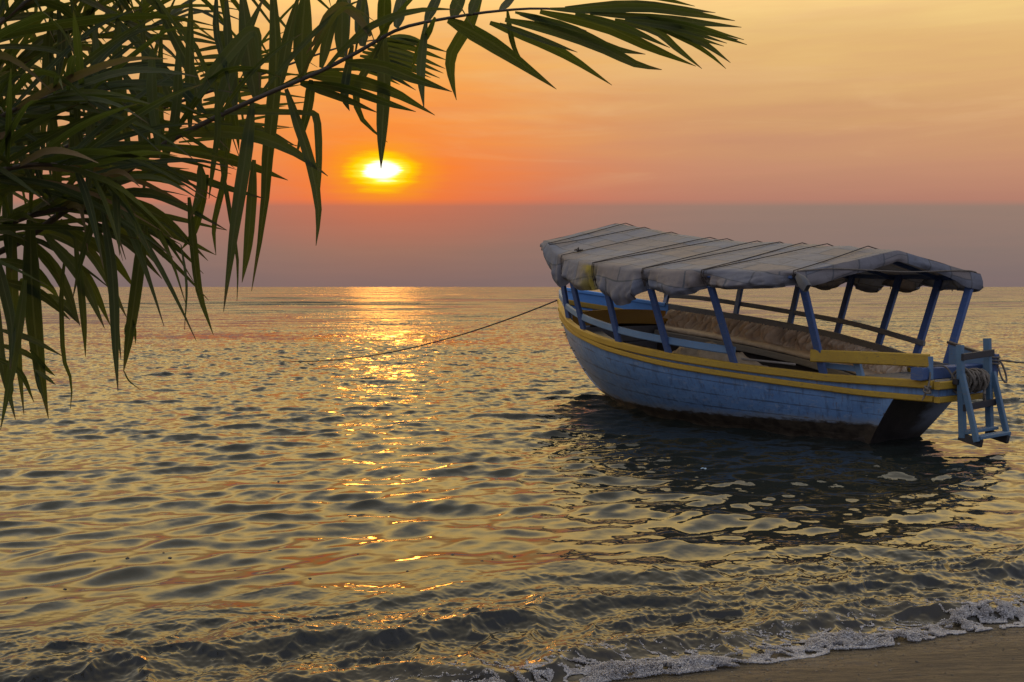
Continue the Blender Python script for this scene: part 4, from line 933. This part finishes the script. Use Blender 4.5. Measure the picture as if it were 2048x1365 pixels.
A.px([(205, 350), (195, 400), (190, 460)], 26, 2.4, .0, tone=1.5, twist=.1); A.px([(400, 330), (402, 375), (380, 440)], 18, 2.45, 0, tone=1.4)
A.grow(ra, .28, .60, 9, .36, .022, .5, .8, jitter=.35)
A.finish(ra, .0115)
# a second frond behind it: thin edge-on leaflets
Bf = Frond(); rb = [tuple(CROWN)] + RP([(-60, 400, 3.1), (120, 300, 3.2), (330, 215, 3.25), (520, 150, 3.3), (680, 95, 3.35), (780, 75, 3.4)])
for a_, b_ in [((760, 78), (896, 105)), ((752, 84), (894, 121)), ((742, 90), (891, 138)), ((735, 98), (887, 147)), ((725, 104), (880, 157)), ((720, 112), (862, 156)), ((712, 122), (832, 181)), ((700, 128), (820, 172)), ((690, 130), (800, 170)), ((780, 74), (860, 92))]:
    Bf.px([a_, ((a_[0] + b_[0]) / 2, (a_[1] + b_[1]) / 2 - 6), b_], 12, 3.35, .1)
for k in range(16):
    y0 = 95 + k * 12; Bf.px([(380 + rnd.uniform(-30, 30), y0 + 10), (470, y0 + rnd.uniform(-6, 6)), (600 + rnd.uniform(-40, 30), y0 + rnd.uniform(-25, 25))], 7 + rnd.random() * 4, 3.3, .15)
for k in range(14):
    y0 = 190 + k * 13; Bf.px([(130 + rnd.uniform(-30, 30), y0 + 16), (230, y0 + rnd.uniform(-4, 8)), (350 + rnd.uniform(-40, 50), y0 + rnd.uniform(-5, 30))], 8 + rnd.random() * 6, 3.3, .15)
Bf.grow(rb, .2, .7, 8, .45, .020, .3, .8, jitter=.3)
Bf.finish(rb, .012)
# upper fronds arching out of the top of the view
for rl, n, L, wd, dr in (([(-200, 330, 2.5), (-90, 140, 2.5), (60, 0, 2.6), (250, -70, 2.7), (480, -110, 2.8), (700, -110, 2.9)], 40, .46, .026, .6), ([(-200, 380, 2.9), (-100, 240, 3.0), (40, 130, 3.1), (200, 70, 3.2), (380, 40, 3.3)], 44, .50, .024, .3),
                         ([(-220, 420, 2.4), (-120, 320, 2.3), (0, 235, 2.3), (110, 190, 2.3), (220, 180, 2.3)], 28, .42, .023, .35), ([(-260, 300, 2.7), (-200, 100, 2.7), (-90, -20, 2.8), (60, -90, 2.9), (200, -120, 3.0)], 52, .48, .028, .5)):
    F_ = Frond(); r_ = [tuple(CROWN)] + RP(rl); F_.grow(r_, .18, .97, n, L, wd, dr, .75, jitter=.38); F_.finish(r_, .013)
# lower fronds and the leaflets that hang against the lake
C_ = Frond(); rc = [tuple(CROWN)] + RP([(-120, 520, 2.6), (0, 455, 2.55), (110, 420, 2.5), (210, 425, 2.5), (300, 455, 2.52)])
for a_, b_, wp in [((130, 420), (454, 461), 14), ((210, 425), (392, 529), 18), ((190, 430), (332, 548), 20), ((170, 440), (324, 558), 18), ((120, 440), (254, 637), 20), ((140, 460), (271, 579), 22), ((90, 470), (209, 657), 22), ((110, 490), (221, 652), 20), ((60, 480), (160, 652), 22),
                   ((160, 420), (330, 500), 20), ((180, 415), (300, 470), 18), ((60, 440), (230, 520), 22), ((30, 450), (190, 520), 20), ((20, 470), (120, 560), 18), ((0, 520), (110, 580), 20), ((0, 560), (140, 640), 20), ((70, 590), (160, 650), 20), ((40, 560), (120, 600), 16)]:
    C_.px([a_, (a_[0] * .5 + b_[0] * .5 + 10, a_[1] * .5 + b_[1] * .5 - 12), b_], wp, 2.5 + rnd.uniform(-.1, .3), rnd.uniform(-.1, .2))
for pts, wp in [([(292, 430), (280, 520), (268, 610), (256, 690), (247, 744)], 23), ([(247, 740), (258, 762), (281, 780)], 3), ([(205, 420), (222, 520), (229, 620), (231, 700), (236, 783)], 19), ([(185, 440), (215, 520), (228, 600), (234, 640)], 20), ([(150, 480), (161, 570), (168, 650), (171, 714)], 14),
                ([(132, 500), (123, 580), (124, 660), (128, 720), (143, 765), (141, 818)], 9), ([(60, 440), (62, 540), (68, 640), (80, 740), (97, 838)], 32), ([(25, 440), (24, 560), (33, 680), (48, 830)], 22), ([(50, 560), (38, 650), (20, 760), (1, 860)], 18), ([(-5, 600), (0, 700), (14, 770), (31, 840)], 16), ([(-20, 480), (8, 580), (24, 660), (20, 740)], 20),
                ([(0, 660), (60, 678), (126, 713)], 12), ([(0, 690), (50, 706), (92, 735)], 12), ([(-10, 715), (40, 745), (68, 805)], 12), ([(60, 700), (90, 735), (110, 752)], 9), ([(70, 740), (95, 757), (111, 770)], 8), ([(10, 730), (20, 780), (8, 810)], 14), ([(258, 640), (252, 655), (249, 670)], 6), ([(266, 640), (270, 665), (271, 688)], 6), ([(236, 640), (239, 690), (242, 720)], 4), ([(60, 660), (75, 760), (88, 800)], 8)]:
    C_.px(pts, wp, 2.42 + rnd.uniform(-.1, .15), rnd.uniform(-.12, .12), twist=rnd.uniform(-.3, .3))
C_.grow(rc, .25, .95, 21, .32, .022, .5, .9, jitter=.3)
C_.finish(rc, .016)
D_ = Frond(); rd = [tuple(CROWN)] + RP([(-170, 470, 2.3), (-60, 370, 2.25), (60, 330, 2.2), (180, 345, 2.2), (260, 390, 2.2)])
for k in range(34):
    x0 = rnd.uniform(-20, 470); y0 = rnd.uniform(-40, 210) + max(0, 150 - x0) * .9; ln = rnd.uniform(150, 300); dx = rnd.uniform(-45, 60)
    D_.px([(x0, y0), (x0 + dx * .25 + rnd.uniform(-8, 8), y0 + ln * .4), (x0 + dx * .6, y0 + ln * .75), (x0 + dx + rnd.uniform(-12, 12), y0 + ln)], rnd.uniform(11, 21), rnd.uniform(2.25, 2.9), rnd.uniform(-.15, .15), tone=rnd.random() ** 1.5 * 1.4, dry=.6 if rnd.random() < .1 else 0.)
D_.grow(rd, .2, .97, 30, .36, .022, .35, .8, jitter=.4); D_.finish(rd, .014)

# ------------------------------------------------------------------ flecks afloat on the near water
def fl_fn(t, bs, tc, out):
    n = t.noise(tc.outputs['Object'], 60, 3); t.l(t.mix(n, (.02, .016, .012, 1), (.07, .05, .035, 1)), bs.inputs['Base Color']); bs.inputs['Roughness'].default_value = .5
M['fleck'] = mat('floating_fleck', fl_fn)
def onwater(px, py):
    r = ray(px, py); k = -CAM_H / r.z; x, y = r.x * k, r.y * k
    return Vector((x, y, float(water_height(x, y))))
fleck0 = None
for px, py in ((696, 1026), (700, 1034), (716, 1033), (557, 959), (716, 1114), (566, 1146), (327, 1108), (189, 1124), (52, 1199), (36, 946), (964, 1129), (1029, 1113), (340, 1116), (255, 1120), (540, 1104), (815, 1146), (905, 1117), (620, 1165), (130, 1180), (985, 1122), (780, 1016), (470, 1140)):
    p = onwater(px, py)
    if fleck0 is None:
        mb = MB(); rows = []
        for i in range(6):
            th = math.pi * i / 5; rows.append([(.011 * math.sin(th) * math.cos(a) * 1.3, .011 * math.sin(th) * math.sin(a), .007 * math.cos(th) + .001 * math.sin(3 * a)) for a in np.linspace(0, 2 * math.pi, 9, endpoint=False)])
        mb.grid(rows, close=True); o = fleck0 = mb.build('floating_fleck', M['fleck'], None, smooth=True)
    else:
        o = fleck0.copy(); COL.objects.link(o)
    o.location = p; o.rotation_euler = (0, 0, rnd.uniform(0, 6.28)); o.scale = [rnd.uniform(.6, 1.25)] * 3
    tag(o, 'tiny dark seed-like fleck floating on the water near the beach', 'fleck', 'flecks floating on the near water')
def scrap_fn(t, bs, tc, out):
    n = t.noise(tc.outputs['Object'], 30, 3); t.l(t.mix(n, (.20, .32, .46, 1), (.32, .42, .5, 1)), bs.inputs['Base Color']); bs.inputs['Roughness'].default_value = .3
M['scrap'] = mat('pale_plastic', scrap_fn)
mb = MB(); mb.grid([[(.055 * i + .01 * math.sin(j * 2), .04 * j, .018 + .014 * math.sin(i * 1.9 + j * 1.3) + .008 * math.cos(j * 2.7)) for i in range(-2, 3)] for j in range(-2, 3)])
o = mb.build('plastic_scrap', M['scrap'], None, smooth=True); o.location = onwater(1408, 937); o.scale = (.26, .26, .5); tag(o, 'small pale blue plastic scrap floating below the boat', 'litter')

# ------------------------------------------------------------------ grit and shell bits thrown up along the wash line
def grit_fn(t, bs, tc, out):
    n = t.noise(tc.outputs['Object'], 9, 2); t.l(t.mix(t.maprange(n, .4, .6), (.025, .019, .015, 1), (.16, .13, .10, 1)), bs.inputs['Base Color']); bs.inputs['Roughness'].default_value = .45
M['grit'] = mat('beach_grit', grit_fn)
mb = MB(); rs = np.random.RandomState(77)
for k in range(900):
    x = rs.uniform(.2, 3.4); sg_ = -abs(rs.normal(.02, .28)) - .02; y = SHORE_A + SHORE_B * x + sg_; r = .0016 + .0045 * rs.rand() ** 3
    z = float(beach_z(np.array([x]), np.array([y]))[0]) + r * .35; a = rs.uniform(0, 6.28); e1 = np.array((math.cos(a), math.sin(a), .1)) * r * rs.uniform(1, 1.9); e2 = np.array((-math.sin(a), math.cos(a), 0)) * r; e3 = np.array((0, 0, r * .7)); c = np.array((x, y, z))
    mb.add([c + e1, c + e2, c - e1, c - e2, c + e3 + e1 * .2, c - e3], [(0, 1, 4), (1, 2, 4), (2, 3, 4), (3, 0, 4), (1, 0, 5), (2, 1, 5), (3, 2, 5), (0, 3, 5)])
o = mb.build('beach_grit', M['grit'], None); o['kind'] = 'stuff'; tag(o, 'dark grit and shell bits scattered on the wet sand', 'grit')
